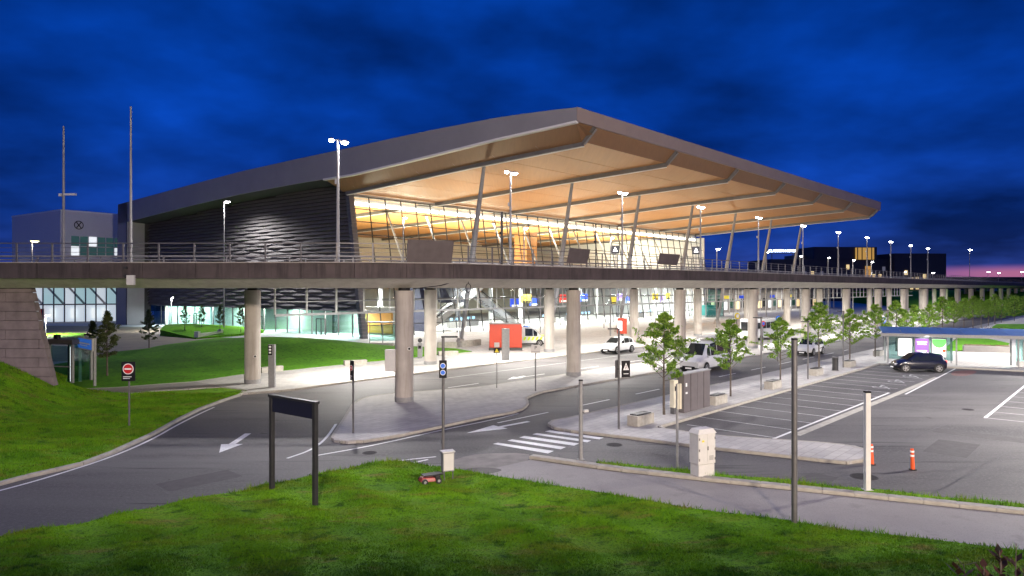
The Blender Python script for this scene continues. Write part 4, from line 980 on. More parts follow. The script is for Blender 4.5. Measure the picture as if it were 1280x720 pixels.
single(((504 - 640) / F * 84, 84, 0), zat(0, 84, 272), 'lamp with a bright head before the left part of the glass front', 3000, r=.28)
single(((763 - 640) / F * 98, 98, 0), zat(0, 98, 297), 'lamp with a bright head before the middle of the glass front', 3000, r=.28)
single(((896 - 640) / F * 120, 120, 0), zat(0, 120, 311), 'bright lamp at the right end of the glass front', 400, r=.4)
for px, py in ((1035, 322), (1066, 325), (1089, 327), (958, 315), (1000, 320)):
    single(((px - 640) / F * 150, 150, 0), zat(0, 150, py), 'small far lamp rising behind the viaduct %s' % {1035: 'left of the hotel sign post', 1066: 'before the hotel middle', 1089: 'before the amber hotel stair', 958: 'beside the sixth raking column', 1000: 'just left of the sixth double lamp'}[px], 0, r=.3)
for px, py, d in ((1130, 341, 300), (1166, 342, 320), (1235, 341, 330), (1248, 342, 330), (1277, 341, 330)):
    single(((px - 640) / F * d, d, 0), zat(0, d, py - 1), 'tiny far-off lamp at the horizon %s' % {1130: 'before the hotel, left', 1166: 'before the hotel end', 1235: 'under the pink sky, leftmost', 1248: 'under the pink sky, middle', 1277: 'under the pink sky, rightmost'}[px], 0, r=.7)
single(((57 - 640) / F * 100, 100, 0), zat(0, 100, 394), 'bright low lamp beside the abutment edge in front of the glazed hall', 9000, r=.35)
single(((214 - 640) / F * 112, 112, 0), 5.5, 'added low lamp brightening the forecourt before the shops below the louvred wall', 7000, r=.15)  # lamp added to brighten the dark forecourt paving
# flagpoles / masts on the left
def mast(px, d, ytop, zbase, r, label, extra=None):
    x = (px - 640) / F * d; t = thing('flagpole', label, 'pole', (x, d, zbase)); h = zat(px, d, ytop) - zbase
    b = MB(); b.tube([(0, 0, 0), (0, 0, h)], [r, r * .6], 12); b.build('pole', M['steel'], t, smooth=True); return t, h
t, h = mast(163.5, 39.3, 133, 7.8, .08, 'tall bare mast fixed to the viaduct edge at the left')
b = MB(); b.box(.35, -.62, -.35, .45, .12, .55); b.build('plate', M['white'], t); b = MB(); b.box(0, -.3, .35, .2, .6, .12); b.box(0, -.3, -.1, .2, .6, .12); b.build('bracket', M['dark'], t)
t, h = mast(79.5, 52, 158, 8.4, .11, 'tall mast with a camera arm left of the louvred wall')
hz_ = zat(0, 52, 243) - 8.4
b = MB(); b.box(.5, 0, hz_, .9, .18, .14); b.box(-.2, 0, hz_ - .05, .2, .3, .2); b.build('camera', M['white'], t)
# path lamp posts (unlit at this angle, flat arm to one side)
def lpost(px, py, ytop, label, armdir=1, r=.055, arm=.55, grp=None):
    p = G(px, py); t = thing('path_lamp', label, 'lamp post', p, 0 if armdir > 0 else math.pi); h = zat(px, p.y, ytop)
    b = MB(); b.tube([(0, 0, 0), (0, 0, h)], r, 12); b.build('pole', M['steel_d'], t, smooth=True)
    b = MB(); b.box(arm / 2 - .04, 0, h, arm + .05, .14, .06); b.build('lamp_arm', M['dark'], t)
    b = MB(); b.tube([(0, 0, 0), (0, 0, .05)], r * 2.2, 12); b.build('base_plate', M['steel_d'], t); return t, h
t554, h554 = lpost(554, 596, 421, 'slim path lamp post beside the grey cabinet on the front lawn')
t773, h773 = lpost(773.5, 539, 411, 'slim path lamp post with two back-to-back signs at the end of the tree-lined pavement', -1)
lpost(951.5, 490, 397, 'slim path lamp post on the tree-lined pavement behind the second tree', -1)
lpost(1010, 476, 402, 'slim path lamp post on the tree-lined pavement between third and fourth tree', -1)
lpost(1054, 461, 389, 'slim path lamp post right of the fourth tree', -1)
lpost(1110, 447, 388, 'slim path lamp post at the left end of the shelter', -1)
# plain posts
def post(px, py, ytop, r, label, m_='steel_d', flange=True, cat='post', square=False):
    p = G(px, py); t = thing('post', label, cat, p); h = zat(px, p.y, ytop); b = MB()
    if square: b.box(0, 0, h / 2, r * 2, r * 2, h)
    else: b.tube([(0, 0, 0), (0, 0, h)], r, 14)
    b.build('shaft', M[m_], t, smooth=not square, bevel=.01 if square else 0)
    b = MB()
    if square: b.box(0, 0, h + .03, r * 2.1, r * 2.1, .06)
    else: b.tube([(0, 0, h), (0, 0, h + .05)], r * 1.05, 14)
    b.build('cap', M['black'], t)
    b = MB(); b.box(0, 0, .05, r * 3.4, r * 3.4, .1); b.build('flange', M['white'] if square else M['steel_d'], t); return t, h
post(993, 660, 425, .085, 'tall dark post standing at the edge of the front lawn, nearest of the posts')
post(726, 577, 476, .085, 'grey post beside the zebra crossing with a small camera', 'steel')
t, h = post(1084, 615, 491, .085, 'white square post on the grass verge before the car park', 'white', square=True)
p = G(726, 577); t = thing('camera', 'small grey camera clipped to the post beside the zebra crossing', 'camera', (p.x + .2, p.y - .05, 2.05)); b = MB(); b.box(0, 0, 0, .2, .1, .1, .5); b.build('housing', M['white'], t); b = MB(); b.box(-.14, .02, -.06, .18, .04, .04); b.build('bracket', M['dark'], t)

# floodlight masts added outside the picture for the light they throw into it
def added_side_mast(x, y, h, pw, label):
    t = thing('added_floodlight_mast', label, 'added floodlight mast', (x, y, 0)); b = MB(); b.tube([(0, 0, 0), (0, 0, h)], [.14, .08], 12); b.build('pole', M['steel'], t)
    for a in (-.6, .6): b = MB(); b.box(a, 0, h, .5, .35, .12); o = b.build('lamp_head', M['steel_d'], t); b = MB(); b.box(a, 0, h - .08, .4, .25, .03); b.build('diffuser', M['lit'], o)
    lamp('SPOT', 'lamp', (0, 0, h - .15), pw, (1, .95, .88), t, .35, spot=165, blend=.4)
added_side_mast(33, 33.5, 11, 36000, 'added twin-head floodlight mast in the car park, just right of the picture')
added_side_mast(58, 66, 11, 60000, 'added twin-head floodlight mast by the shelter, right of the picture')
shade_deck = thing('added_shade_deck', 'unseen concrete deck with parapet, added behind the viewpoint to shade the nearest grass', 'building', (0, -1, 0))  # unseen deck added so that its parapet shades the nearest grass
b = MB(); b.box(0, -20, 2.6, 120, 38, 5.2); b.build('wall', M['conc'], shade_deck)
b = MB(); b.box(0, -.9, 5.92, 120, .25, 1.46); b.build('parapet', M['conc'], shade_deck)
def added_fill_mast(x, y, h, pw, label, r=2.2, turn=0, cone=150, bl=.3):  # fill-light masts added behind the viewpoint
    t = thing('added_floodlight_mast', label, 'added floodlight mast', (x, y, 0)); b = MB(); b.tube([(0, 0, 0), (0, 0, h)], [.25, .14], 12); b.build('pole', M['steel'], t)
    for a in (-1.6, -.5, .6, 1.7):
        b = MB(); b.box(a, .3, h, .9, .5, .5); o = b.build('lamp_head', M['steel_d'], t); b = MB(); b.box(a, .56, h - .02, .8, .03, .4); b.build('diffuser', M['lit'], o)
    lamp('SPOT', 'lamp', (0, .8, h), pw, (1, .83, .66), t, r, spot=cone, blend=bl, rot=(math.radians(80), 0, math.radians(turn)))
added_fill_mast(-34, -45, 20.2, 9000, 'tall floodlight mast added as fill beyond the unseen deck behind the viewpoint, left one')
added_fill_mast(4, -45, 20.2, 175000, 'tall floodlight mast added as fill beyond the unseen deck behind the viewpoint, middle one', 2.2, -20, 108, 1)
added_fill_mast(46, -45, 20.2, 225000, 'tall floodlight mast added as fill beyond the unseen deck behind the viewpoint, right one')
added_side_mast(-34, 26, 10, 2500, 'added twin-head floodlight mast beside the ramp, left of the picture')

# ============================================================ SIGNS AND STREET FURNITURE
# black gantry sign on the lawn
a, c = G(340, 617), G(394, 634); t = thing('direction_sign', 'large black portal sign on two square posts on the front lawn', 'sign', (a + c) / 2)
o0 = (a + c) / 2; dv = (c - a); hgt = 3.32
for p in (a, c): b = MB(); q = p - o0; b.box(q.x, q.y, hgt / 2, .14, .14, hgt, math.atan2(dv.y, dv.x)); b.build('post', M['dark'], t, bevel=.01)
b = MB(); b.obox((0, 0, hgt - .27), dv / 2 * .92, Vector((-dv.y, dv.x, 0)).normalized() * .05, (0, 0, .24)); b.build('sign_panel', M['navy'], t)
b = MB(); b.obox((0, 0, hgt + .02), dv / 2 * 1.09, Vector((-dv.y, dv.x, 0)).normalized() * .09, (0, 0, .04)); b.build('top_cap', M['dark'], t)
# no-entry style signs on black panels
def panel_sign(px, py, ytop, ybot, w, label, rz=0, kind='noentry', post_m='steel_d', pr=.045):
    p = G(px, py); z1, z0 = zat(px, p.y, ytop), zat(px, p.y, ybot); t = thing('road_sign', label, 'sign', p, rz)
    b = MB(); b.tube([(0, 0, 0), (0, 0, z1 - .02)], pr, 10); b.build('post', M[post_m], t, smooth=True)
    b = MB(); b.box(0, -.07, (z0 + z1) / 2, w, .04, z1 - z0); pn = b.build('panel', M['black'] if kind in ('noentry', 'crossing', 'bluedisc') else M['white'], t, bevel=.012)
    H = z1 - z0
    if kind == 'noentry':
        zc = z0 + H * .63; b = MB(); b.tube([(0, -.09, zc), (0, -.10, zc)], w * .40, 24); b.build('white_ring', M['text_w'], pn)
        b = MB(); b.tube([(0, -.10, zc), (0, -.108, zc)], w * .34, 24); b.build('red_disc', M['red'], pn)
        b = MB(); b.box(0, -.112, zc, w * .5, .006, w * .11); b.build('white_bar', M['text_w'], pn)
        b = MB(); b.box(-.04, -.094, z0 + H * .22, w * .62, .006, H * .035); b.box(-.08, -.094, z0 + H * .13, w * .48, .006, H * .03); b.build('small_print', M['text_w'], pn)
    if kind == 'crossing':
        b = MB(); zc = z0 + H * .6; s_ = w * .36
        b.add([(-s_, -.094, zc - s_ * .8), (s_, -.094, zc - s_ * .8), (0, -.094, zc + s_ * .95)], [(0, 1, 2)]); b.build('white_triangle', M['text_w'], pn)
        b = MB(); b.box(0, -.098, zc + .06, .05, .006, .07); b.beam((-.02, -.098, zc + .03), (-.08, -.098, zc - .12), .01, .05, (0, 1, 0)); b.beam((.01, -.098, zc + .03), (.07, -.098, zc - .12), .01, .05, (0, 1, 0)); b.build('walking_figure', M['black'], pn)
        b = MB(); b.box(0, -.094, z0 + H * .17, w * .6, .006, H * .04); b.build('small_print', M['text_w'], pn)
    if kind == 'P':
        text('P', H * .62, pn, (0, -.10, z0 + H * .62), (math.pi / 2, 0, 0), M['black'], 'letter', .004); b = MB(); b.box(0, -.094, z0 + H * .16, w * .9, .006, .02); b.build('divider', M['steel_d'], pn)
    if kind == 'bluedisc':
        for zz in (.68, .28):
            b = MB(); b.tube([(0, -.09, z0 + H * zz), (0, -.10, z0 + H * zz)], w * .42, 20); b.build('white_ring', M['text_w'], pn)
            b = MB(); b.tube([(0, -.10, z0 + H * zz), (0, -.108, z0 + H * zz)], w * .34, 20); b.build('blue_disc', M['blue'], pn)
    return t
panel_sign(161.5, 535, 452, 476, .68, 'no-entry sign on a black panel with small print, on the left verge')
panel_sign(441.5, 544.5, 450.5, 475.5, .34, 'narrow no-entry sign on a black panel at the tip of the central island', -.9)
panel_sign(669.5, 491, 431, 441, .62, 'white parking sign with a black letter P on the central island', 0, 'P')
panel_sign(621, 487, 428, 434, .36, 'small white plate over a yellow diamond plate on a thin post on the central island', 0, 'plain', pr=.03)
p = G(621, 487); t = thing('warning_plate', 'dark plate with yellow triangle fixed under the small white plate on the island', 'sign', (p.x, p.y - .06, zat(0, p.y, 438)));b = MB(); b.box(0, 0, 0, .42, .04, .34); b.build('panel', M['black'], t); b = MB(); b.add([(-.15, -.03, -.12), (.15, -.03, -.12), (0, -.03, .14)], [(0, 1, 2)]); b.build('yellow_triangle', M['yellow'], t)
# signs clamped on the path lamp at 773: grey back plate and black crossing sign
p = G(773.5, 539); z0, z1 = zat(0, p.y, 472), zat(0, p.y, 450)
t = thing('road_sign', 'grey back of a sign clamped left of the slim post near the pavement end', 'sign', (p.x - .12, p.y - .05, z0)); b = MB(); b.box(0, 0, (z1 - z0) / 2, .22, .04, z1 - z0, .9); b.build('plate', M['steel_d'], t); b = MB(); b.box(.08, 0, (z1 - z0) / 2, .1, .05, .06); b.build('clamp', M['dark'], t)
t = thing('road_sign', 'black pedestrian-crossing sign with white triangle clamped right of the slim post', 'sign', (p.x + .33, p.y - .08, z0), .25)
b = MB(); b.box(0, 0, (z1 - z0) / 2, .44, .04, z1 - z0 - .05); b.build('panel', M['black'], t, bevel=.01)
b = MB(); b.add([(-.15, -.026, .38), (.15, -.026, .38), (0, -.026, .74)], [(0, 1, 2)]); b.build('white_triangle', M['text_w'], t); b = MB(); b.box(0, -.03, .60, .045, .004, .06); b.beam((-.01, -.03, .56), (-.06, -.03, .42), .01, .04, (0, 1, 0)); b.beam((.01, -.03, .56), (.06, -.03, .42), .01, .04, (0, 1, 0)); b.build('walking_figure', M['black'], t)
b = MB(); b.box(0, -.026, .2, .26, .004, .03); b.build('small_print', M['text_w'], t)
# sign on lamp 554: blue pictogram panel
p = G(554, 596); z0, z1 = zat(0, p.y, 472), zat(0, p.y, 450)
t = thing('road_sign', 'narrow black panel with two blue pictogram discs on the path lamp over the grey cabinet', 'sign', (p.x, p.y - .09, z0)); b = MB(); b.box(0, 0, (z1 - z0) / 2, .28, .04, z1 - z0); b.build('panel', M['black'], t, bevel=.01)
for zz in (.45, .2): b = MB(); b.tube([(0, -.022, zz), (0, -.03, zz)], .10, 16); b.build('white_ring', M['text_w'], t); b = MB(); b.tube([(0, -.03, zz), (0, -.036, zz)], .082, 16); b.build('blue_disc', M['blue'], t)
# back of tall sign at 846
p = G(846.5, 588); t = thing('road_sign', 'tall cream sign seen edge-on on a grey post left of the white cabinet', 'sign', p, .35); h = zat(0, p.y, 480)
b = MB(); b.tube([(0, 0, 0), (0, 0, h)], .05, 12); b.build('post', M['steel'], t, smooth=True); z0, z1 = zat(0, p.y, 511), zat(0, p.y, 479.5)
b = MB(); b.box(-.02, -.07, (z0 + z1) / 2, .06, .06, z1 - z0); b.box(.1, -.05, (z0 + z1) / 2, .1, .05, z1 - z0); b.build('panel', M['cream'], t)
b = MB(); b.box(.03, -.03, (z0 + z1) / 2, .04, .08, z1 - z0 + .02); b.build('panel_edge', M['steel_d'], t)
# blue two-post sign by the kiosk
a, c = G(100, 479), G(118.5, 485); t = thing('information_sign', 'blue information sign with white frame on two posts beside the left lawn', 'sign', a); dv = c - a; z1 = zat(0, a.y, 420)
for q in (Vector((0, 0, 0)), dv): b = MB(); b.box(q.x, q.y, z1 / 2, .16, .16, z1, math.atan2(dv.y, dv.x)); b.build('post', M['steel'], t)
yy = Vector((-dv.y, dv.x, 0)).normalized(); zc = (zat(0, a.y, 421) + zat(0, a.y, 434.5)) / 2; hz2 = (zat(0, a.y, 421) - zat(0, a.y, 434.5)) / 2
b = MB(); b.obox(dv / 2 + Vector((0, 0, zc)) - yy * .12, dv / 2 * 1.02, yy * .04, (0, 0, hz2 + .04)); b.build('frame', M['white'], t)
b = MB(); b.obox(dv / 2 + Vector((0, 0, zc)) - yy * .17, dv / 2 * .90, yy * .012, (0, 0, hz2 - .05)); pn = b.build('panel', M['blue'], t)
b = MB(); b.obox(dv / 2 + Vector((0, 0, zc + .02)) - yy * .19, dv / 2 * .7, yy * .006, (0, 0, .05)); b.obox(dv / 2 - dv * .05 + Vector((0, 0, zc - .13)) - yy * .19, dv / 2 * .5, yy * .006, (0, 0, .03)); b.build('print_line', M['text_w'], pn)
# glass kiosk / lift box beside it
p = G(78, 480.5); t = thing('glass_kiosk', 'small steel and glass lift kiosk beside the abutment', 'kiosk', p, -.25)
for sx in (-1.1, 0.9):
    for sy in (0, 1.6): b = MB(); b.box(sx, sy, 1.5, .16, .16, 3.0); b.build('post', M['steel'], t)
b = MB(); b.box(-.1, .8, 3.1, 2.5, 2.1, .35); b.build('roof', M['steel_d'], t, bevel=.03); b = MB(); b.box(-.6, .1, 3.45, .3, .3, .3); b.build('vent', M['black'], t)
b = MB(); b.box(-.1, 0, 1.5, 1.85, .03, 2.6); b.box(.9, .8, 1.5, .03, 1.45, 2.6); b.box(-.1, 1.6, 1.5, 1.85, .03, 2.6); b.build('pane', M['glassg'], t); b = MB(); b.box(.78, -.03, 1.5, .06, .05, 2.5); b.build('lit_edge', glow('lit_edge', (.8, .8, .8), (.9, 1, 1), 1.2), t); b = MB(); b.box(-.1, -.03, 1.3, 1.85, .05, .08); b.build('crossbar', M['steel'], t)
# totem
p = G(340, 486); t = thing('totem', 'slim pale grey totem with a dark pictogram panel near the leftmost column', 'sign', p, -.1); h = zat(0, p.y, 430.5)
b = MB(); b.box(0, 0, h / 2, .46, .22, h); b.build('body', M['steel'], t, bevel=.02); b = MB(); b.box(-.08, -.12, h - .38, .3, .02, .7); pn = b.build('panel', M['black'], t)
for q in (-.18, .02, .22): b = MB(); b.box(-.08, -.135, h - .38 + q, .16, .01, .12); b.build('pictogram', M['text_w'], pn)
# totem in front of red box
p = G(632, 451.5); t = thing('totem', 'plain light grey slab standing in front of the orange-red box', 'sign', p, .2); h = zat(0, p.y, 410.5); b = MB(); b.box(0, 0, h / 2, .72, .25, h); b.build('slab', M['steel'], t, bevel=.02); b = MB(); b.box(0, 0, .05, .8, .35, .1); b.build('plinth', M['steel_d'], t)
# orange-red box
p = G(632, 439.5); t = thing('orange_kiosk', 'bright orange-red boxy kiosk on the forecourt between the columns', 'kiosk', p, .02); h = zat(0, p.y, 405)
b = MB(); b.box(0, 1.0, h / 2 + .2, 3.6, 1.9, h - .45); b.build('body', M['orange'], t, bevel=.03); b = MB(); b.box(0, 1.0, .2, 3.7, 2.0, .4); b.build('plinth', M['dark'], t)
for q in (-.9, .9): b = MB(); b.box(q, .03, h / 2 + .2, 1.72, .04, h - .6); b.build('panel', M['orange'], t)
b = MB(); b.box(0, 1.0, h + .02, 3.75, 2.05, .08); b.build('roof', M['steel_d'], t)
# red advertising totem with lit square
p = G(775, 430); z0, z1 = zat(0, p.y, 417), zat(0, p.y, 397.5); t = thing('advertising_totem', 'red totem with a glowing white screen behind the white car', 'sign', p, -.2)
b = MB(); b.box(.25, 0, (z0 + z1) / 2, 1.2, .3, z1 - z0); b.build('body', M['orange'], t, bevel=.02); b = MB(); b.box(.0, -.18, (z0 + z1) / 2 + .0, .5, .06, (z1 - z0) * .6); b.build('screen', glow('magenta_white_screen', (.9, .8, 1), (1, .9, 1), 3), t); b = MB(); b.box(.25, 0, z0 / 2, .4, .2, z0); b.build('leg', M['dark'], t)
# round red sign
def disc_sign(px, py, yc, r, mcol, label, post_m='steel_d'):
    p = G(px, py); z = zat(0, p.y, yc); t = thing('round_sign', label, 'sign', p, .5); b = MB(); b.tube([(0, 0, 0), (0, 0, z)], .05, 8); b.build('post', M[post_m], t)
    b = MB(); b.tube([(0, -.05, z), (0, -.09, z)], r, 18); b.build('disc', M[mcol], t); b = MB(); b.tube([(0, -.09, z), (0, -.1, z)], r * .6, 18); b.build('centre', M['blue'] if mcol == 'red' else M['text_w'], t)
disc_sign(779, 438, 427, .42, 'red', 'round red sign on a post beside the white car')
disc_sign(953.5, 440, 404.5, .3, 'red', 'round red sign on a post between the second and third tree')
disc_sign(972, 452, 399, .34, 'blue', 'round blue sign on a post above the third tree')
disc_sign(1104, 444, 400, .34, 'blue', 'round blue sign on a post left of the shelter roof')
disc_sign(921, 445, 395, .34, 'yellow', 'round yellow sign on a post above the second tree')
# white distribution cabinet
p = G(878, 597.5); t = thing('electrical_cabinet', 'white two-part electrical cabinet with pyramid lid on the grass verge', 'cabinet', p, .45); h = zat(0, p.y, 535)
b = MB(); b.box(0, 0, .28, .74, .46, .56); b.build('base', M['white'], t, bevel=.015); b = MB(); b.box(0, 0, .56 + (h - .7) / 2, .80, .50, h - .72); b.build('body', M['white'], t, bevel=.02)
b = MB(); b.box(-.19, -.255, .58 + (h - .7) / 2, .36, .012, h - .82); b.box(.19, -.255, .58 + (h - .7) / 2, .36, .012, h - .82); b.build('door', M['white'], t)
b = MB(); b.add([(-.43, -.28, h - .16), (.43, -.28, h - .16), (.43, .28, h - .16), (-.43, .28, h - .16), (-.33, -.2, h), (.33, -.2, h), (.33, .2, h), (-.33, .2, h)], [(0, 3, 2, 1), (4, 5, 6, 7), (0, 1, 5, 4), (1, 2, 6, 5), (2, 3, 7, 6), (3, 0, 4, 7)]); b.build('lid', M['white'], t)
b = MB()
for z in (.75, 1.1, 1.5): b.box(-.36, -.262, z, .03, .02, .09); b.box(.36, -.262, z, .03, .02, .09)
stuff(b.build('hinge', M['steel_d'], t)); b = MB(); b.box(.03, -.268, 1.15, .035, .02, .14); b.build('handle', M['steel_d'], t)
for i in range(5): b = MB(); b.box(.19, -.264, .72 + i * .035, .2, .008, .012); b.build('vent_slot', M['steel_d'], t)
b = MB(); b.box(-.19, -.264, 1.42, .10, .006, .07); b.build('warning_plate', M['yellow'], t)
# grey cabinet on the front lawn
p = G(559.5, 601); t = thing('control_cabinet', 'grey metal cabinet on two legs at the foot of the slim path lamp', 'cabinet', p, .35)
b = MB(); b.box(0, 0, .72, .42, .32, .68); b.build('body', M['steel'], t, bevel=.012); b = MB(); b.box(0, -.168, .72, .36, .012, .6); b.build('door', M['white'], t); b = MB(); b.box(0, 0, 1.08, .48, .38, .03); b.build('lid', M['white'], t)
for q in (-.15, .17): b = MB(); b.box(q, -.1, .2, .035, .035, .42); b.build('leg', M['steel_d'], t)
# robotic mower
p = G(536, 607); p.z = fgh(p.x, p.y); t = thing('robot_mower', 'red and black robotic lawn mower with a flat lid on the front lawn', 'mower', p, .45); t.scale = (.82, .82, .82)
b = MB(); b.add([(-.42, -.22, .12), (.30, -.26, .10), (.30, .26, .10), (-.42, .22, .12), (-.34, -.17, .30), (.2, -.2, .27), (.2, .2, .27), (-.34, .17, .30)], [(0, 3, 2, 1), (4, 5, 6, 7), (0, 1, 5, 4), (1, 2, 6, 5), (2, 3, 7, 6), (3, 0, 4, 7)]); b.build('body', mat('mower_red', (.28, .012, .01), .35), t, bevel=.03)
b = MB(); b.box(.14, 0, .37, .85, .46, .04); b.build('lid', M['black'], t, bevel=.015)
b = MB(); b.box(.35, 0, .22, .22, .4, .22); b.build('chassis', M['dark'], t, bevel=.02)
for sx in (-.26, .36):
    for sy in (-.27, .27): b = MB(); b.tube([(sx, sy - .04, .13), (sx, sy + .04, .13)], .13, 16); o = b.build('wheel', M['rubber'], t); b = MB(); b.tube([(sx, sy - .045, .13), (sx, sy + .045, .13)], .06, 12); b.build('hub', M['steel'], o)
# dark cabinet wall of four panels + ticket machine
p = G(851, 519); dvu = U; t = thing('cabinet_wall', 'row of tall dark grey cabinet panels on the tree-lined pavement', 'cabinet', (p.x, p.y, .12), UA)
hh = 2.1
for i in range(4): b = MB(); b.box(.35 + i * .76, 0, hh / 2 + .02, .72, .42 + .03 * (i % 2), hh); b.build('panel', mat('taupe_cladding', (.13, .115, .12), .5, noise=(2, .85, 1.1)) if i == 0 else bpy.data.materials['taupe_cladding'], t, bevel=.012)
b = MB(); b.box(1.5, 0, hh + .05, 3.2, .5, .06); b.build('cap', M['steel'], t)
b = MB(); b.box(.2, -.23, 1.55, .14, .02, .2); b.box(.22, -.23, 1.1, .2, .02, .1); b.build('notice', M['text_w'], t)
p = G(842.5, 520); t = thing('ticket_machine', 'cream panelled ticket machine on a grey foot left of the dark cabinet row', 'ticket machine', (p.x, p.y, .12), .6); b = MB(); b.box(0, 0, 1.1, .34, .3, 1.5); b.build('body', M['cream'], t, bevel=.015); b = MB(); b.box(0, 0, .18, .3, .26, .36); b.build('foot', M['steel_d'], t); b = MB(); b.box(0, -.16, 1.4, .2, .02, .25); b.build('screen', M['black'], t)
# concrete block benches
bench = None
for i, (px, py, L, lb_) in enumerate(((801, 533, 1.55, 'nearest, beside the first tree'), (896, 507, 1.5, 'behind the dark cabinet row'), (966, 487.5, 1.4, 'left of the third tree'), (1020, 470.5, 1.4, 'left of the fourth tree'), (1062, 460, 1.4, 'right of the dark litter bin'), (1098, 446, 1.4, 'by the left end of the shelter'))):
    p = G(px, py); p.z = .12; lab = 'concrete block bench with a dark slatted seat, ' + lb_
    if bench is None:
        bench = thing('block_bench', lab, 'bench', p, UA, 'block benches on the tree-lined pavement'); b = MB(); b.box(0, 0, .26, 1.55, .62, .52); b.build('block', M['kerb'], bench, bevel=.015)
        for q in range(5): b = MB(); b.box(0, -.2 + q * .1, .545, 1.25, .08, .05); b.build('slat', M['dark'], bench)
    else: dup(bench, p, UA, lab)
# litter bin
p = G(1044, 465); t = thing('litter_bin', 'tall dark cylindrical litter bin before the shelter', 'bin', (p.x, p.y, .12)); b = MB(); b.tube([(0, 0, .05), (0, 0, 1.05)], .24, 18); b.build('body', M['dark'], t, smooth=True); b = MB(); b.tube([(0, 0, 1.08), (0, 0, 1.13)], .26, 18); b.build('lid', M['steel_d'], t); b = MB(); b.tube([(0, 0, 0), (0, 0, .05)], .28, 18); b.build('foot', M['steel_d'], t)
# orange flexible bollards
for px, py, lb_ in ((1141, 587.5, 'orange plastic bollard with white bands standing alone in the car park'), (1090, 581, 'orange plastic bollard with white bands beside the white square post')):
    p = G(px, py); t = thing('orange_bollard', lb_, 'bollard', p, 0, 'orange bollards'); b = MB(); b.tube([(0, 0, .03), (-.03, 0, .82)], [.075, .06], 12); b.build('tube', M['plastic_o'], t, smooth=True)
    for z in (.52, .68): b = MB(); b.tube([(-.02 - z * .01, 0, z), (-.02 - z * .01, 0, z + .07)], .072, 12); b.build('white_band', M['text_w'], t)
    b = MB(); b.tube([(0, 0, 0), (0, 0, .04)], .14, 12); b.build('foot', M['rubber'], t)
# lawn seats / low walls
for i, (x0, x1, y0, y1, lb_) in enumerate(((375, 401, 430, 433.5, 'leftmost, on the lawn behind the columns'), (408, 450, 434, 437.5, 'long one left of the nearest round column'), (462, 492, 438, 438.5, 'just left of the nearest round column'), (547, 571, 437, 436.5, 'behind the path lamp on the forecourt'), (575, 599, 435.5, 432.5, 'at the foot of the first raking column'), (430, 458, 458.5, 457, 'at the lawn edge above the tip sign'), (325, 352, 468, 465, 'between totem and leftmost column'), (548, 572, 446, 445, 'in front of the forecourt seat'))):
    a, c = G(x0, y0), G(x1, y1); dv = c - a; t = thing('stone_seat', 'low pale stone seat wall, ' + lb_, 'stone seat', (a + c) / 2, math.atan2(dv.y, dv.x), 'stone seats around the rear lawn'); hgt = .75 if i < 5 else .45
    b = MB(); b.box(0, 0, hgt / 2 + .1, dv.length, .55, hgt); b.build('block', M['kerb'], t, bevel=.02); b = MB(); b.box(0, 0, .06, dv.length - .1, .45, .14); b.build('plinth', M['conc'], t)
a, c = G(246, 424.5), G(276, 421); dv = c - a; t = thing('low_wall', 'low cream wall with two piers on the far lawn', 'wall', (a + c) / 2, math.atan2(dv.y, dv.x)); b = MB(); b.box(0, 0, .4, dv.length, .5, .8); b.build('coping', M['cream'], t, bevel=.02)
for q in (-.48, .48): b = MB(); b.box(dv.length * q, 0, .55, .5, .6, 1.1); b.build('pier', M['cream'], t)
# bus-stop frame near the corner pier
p = G(462, 431); t = thing('bicycle_shelter', 'thin steel and glass shelter frame by the corner of the glass front', 'shelter', p, .2)
for q in (0, 1.6, 3.6): b = MB(); b.box(q, 0, 1.35, .1, .1, 2.7); b.build('post', M['steel_d'], t)
b = MB(); b.box(1.8, .5, 2.75, 4.2, 1.6, .12); b.build('roof', M['steel_d'], t); b = MB(); b.box(1.8, .9, 1.4, 3.6, .02, 2.0); b.build('pane', M['glassg'], t)
# bicycle-like parking machine by the column
p = G(525, 449); t = thing('pay_machine', 'grey pay machine with a round top beside the second-row column', 'pay machine', p); b = MB(); b.box(0, 0, .8, .45, .35, 1.6); b.build('body', M['steel'], t, bevel=.03); b = MB(); b.tube([(0, -.02, 1.85), (0, .05, 1.85)], .22, 14); b.build('round_sign', M['dark'], t); b = MB(); b.box(0, -.19, 1.2, .28, .02, .3); b.build('screen', M['black'], t)
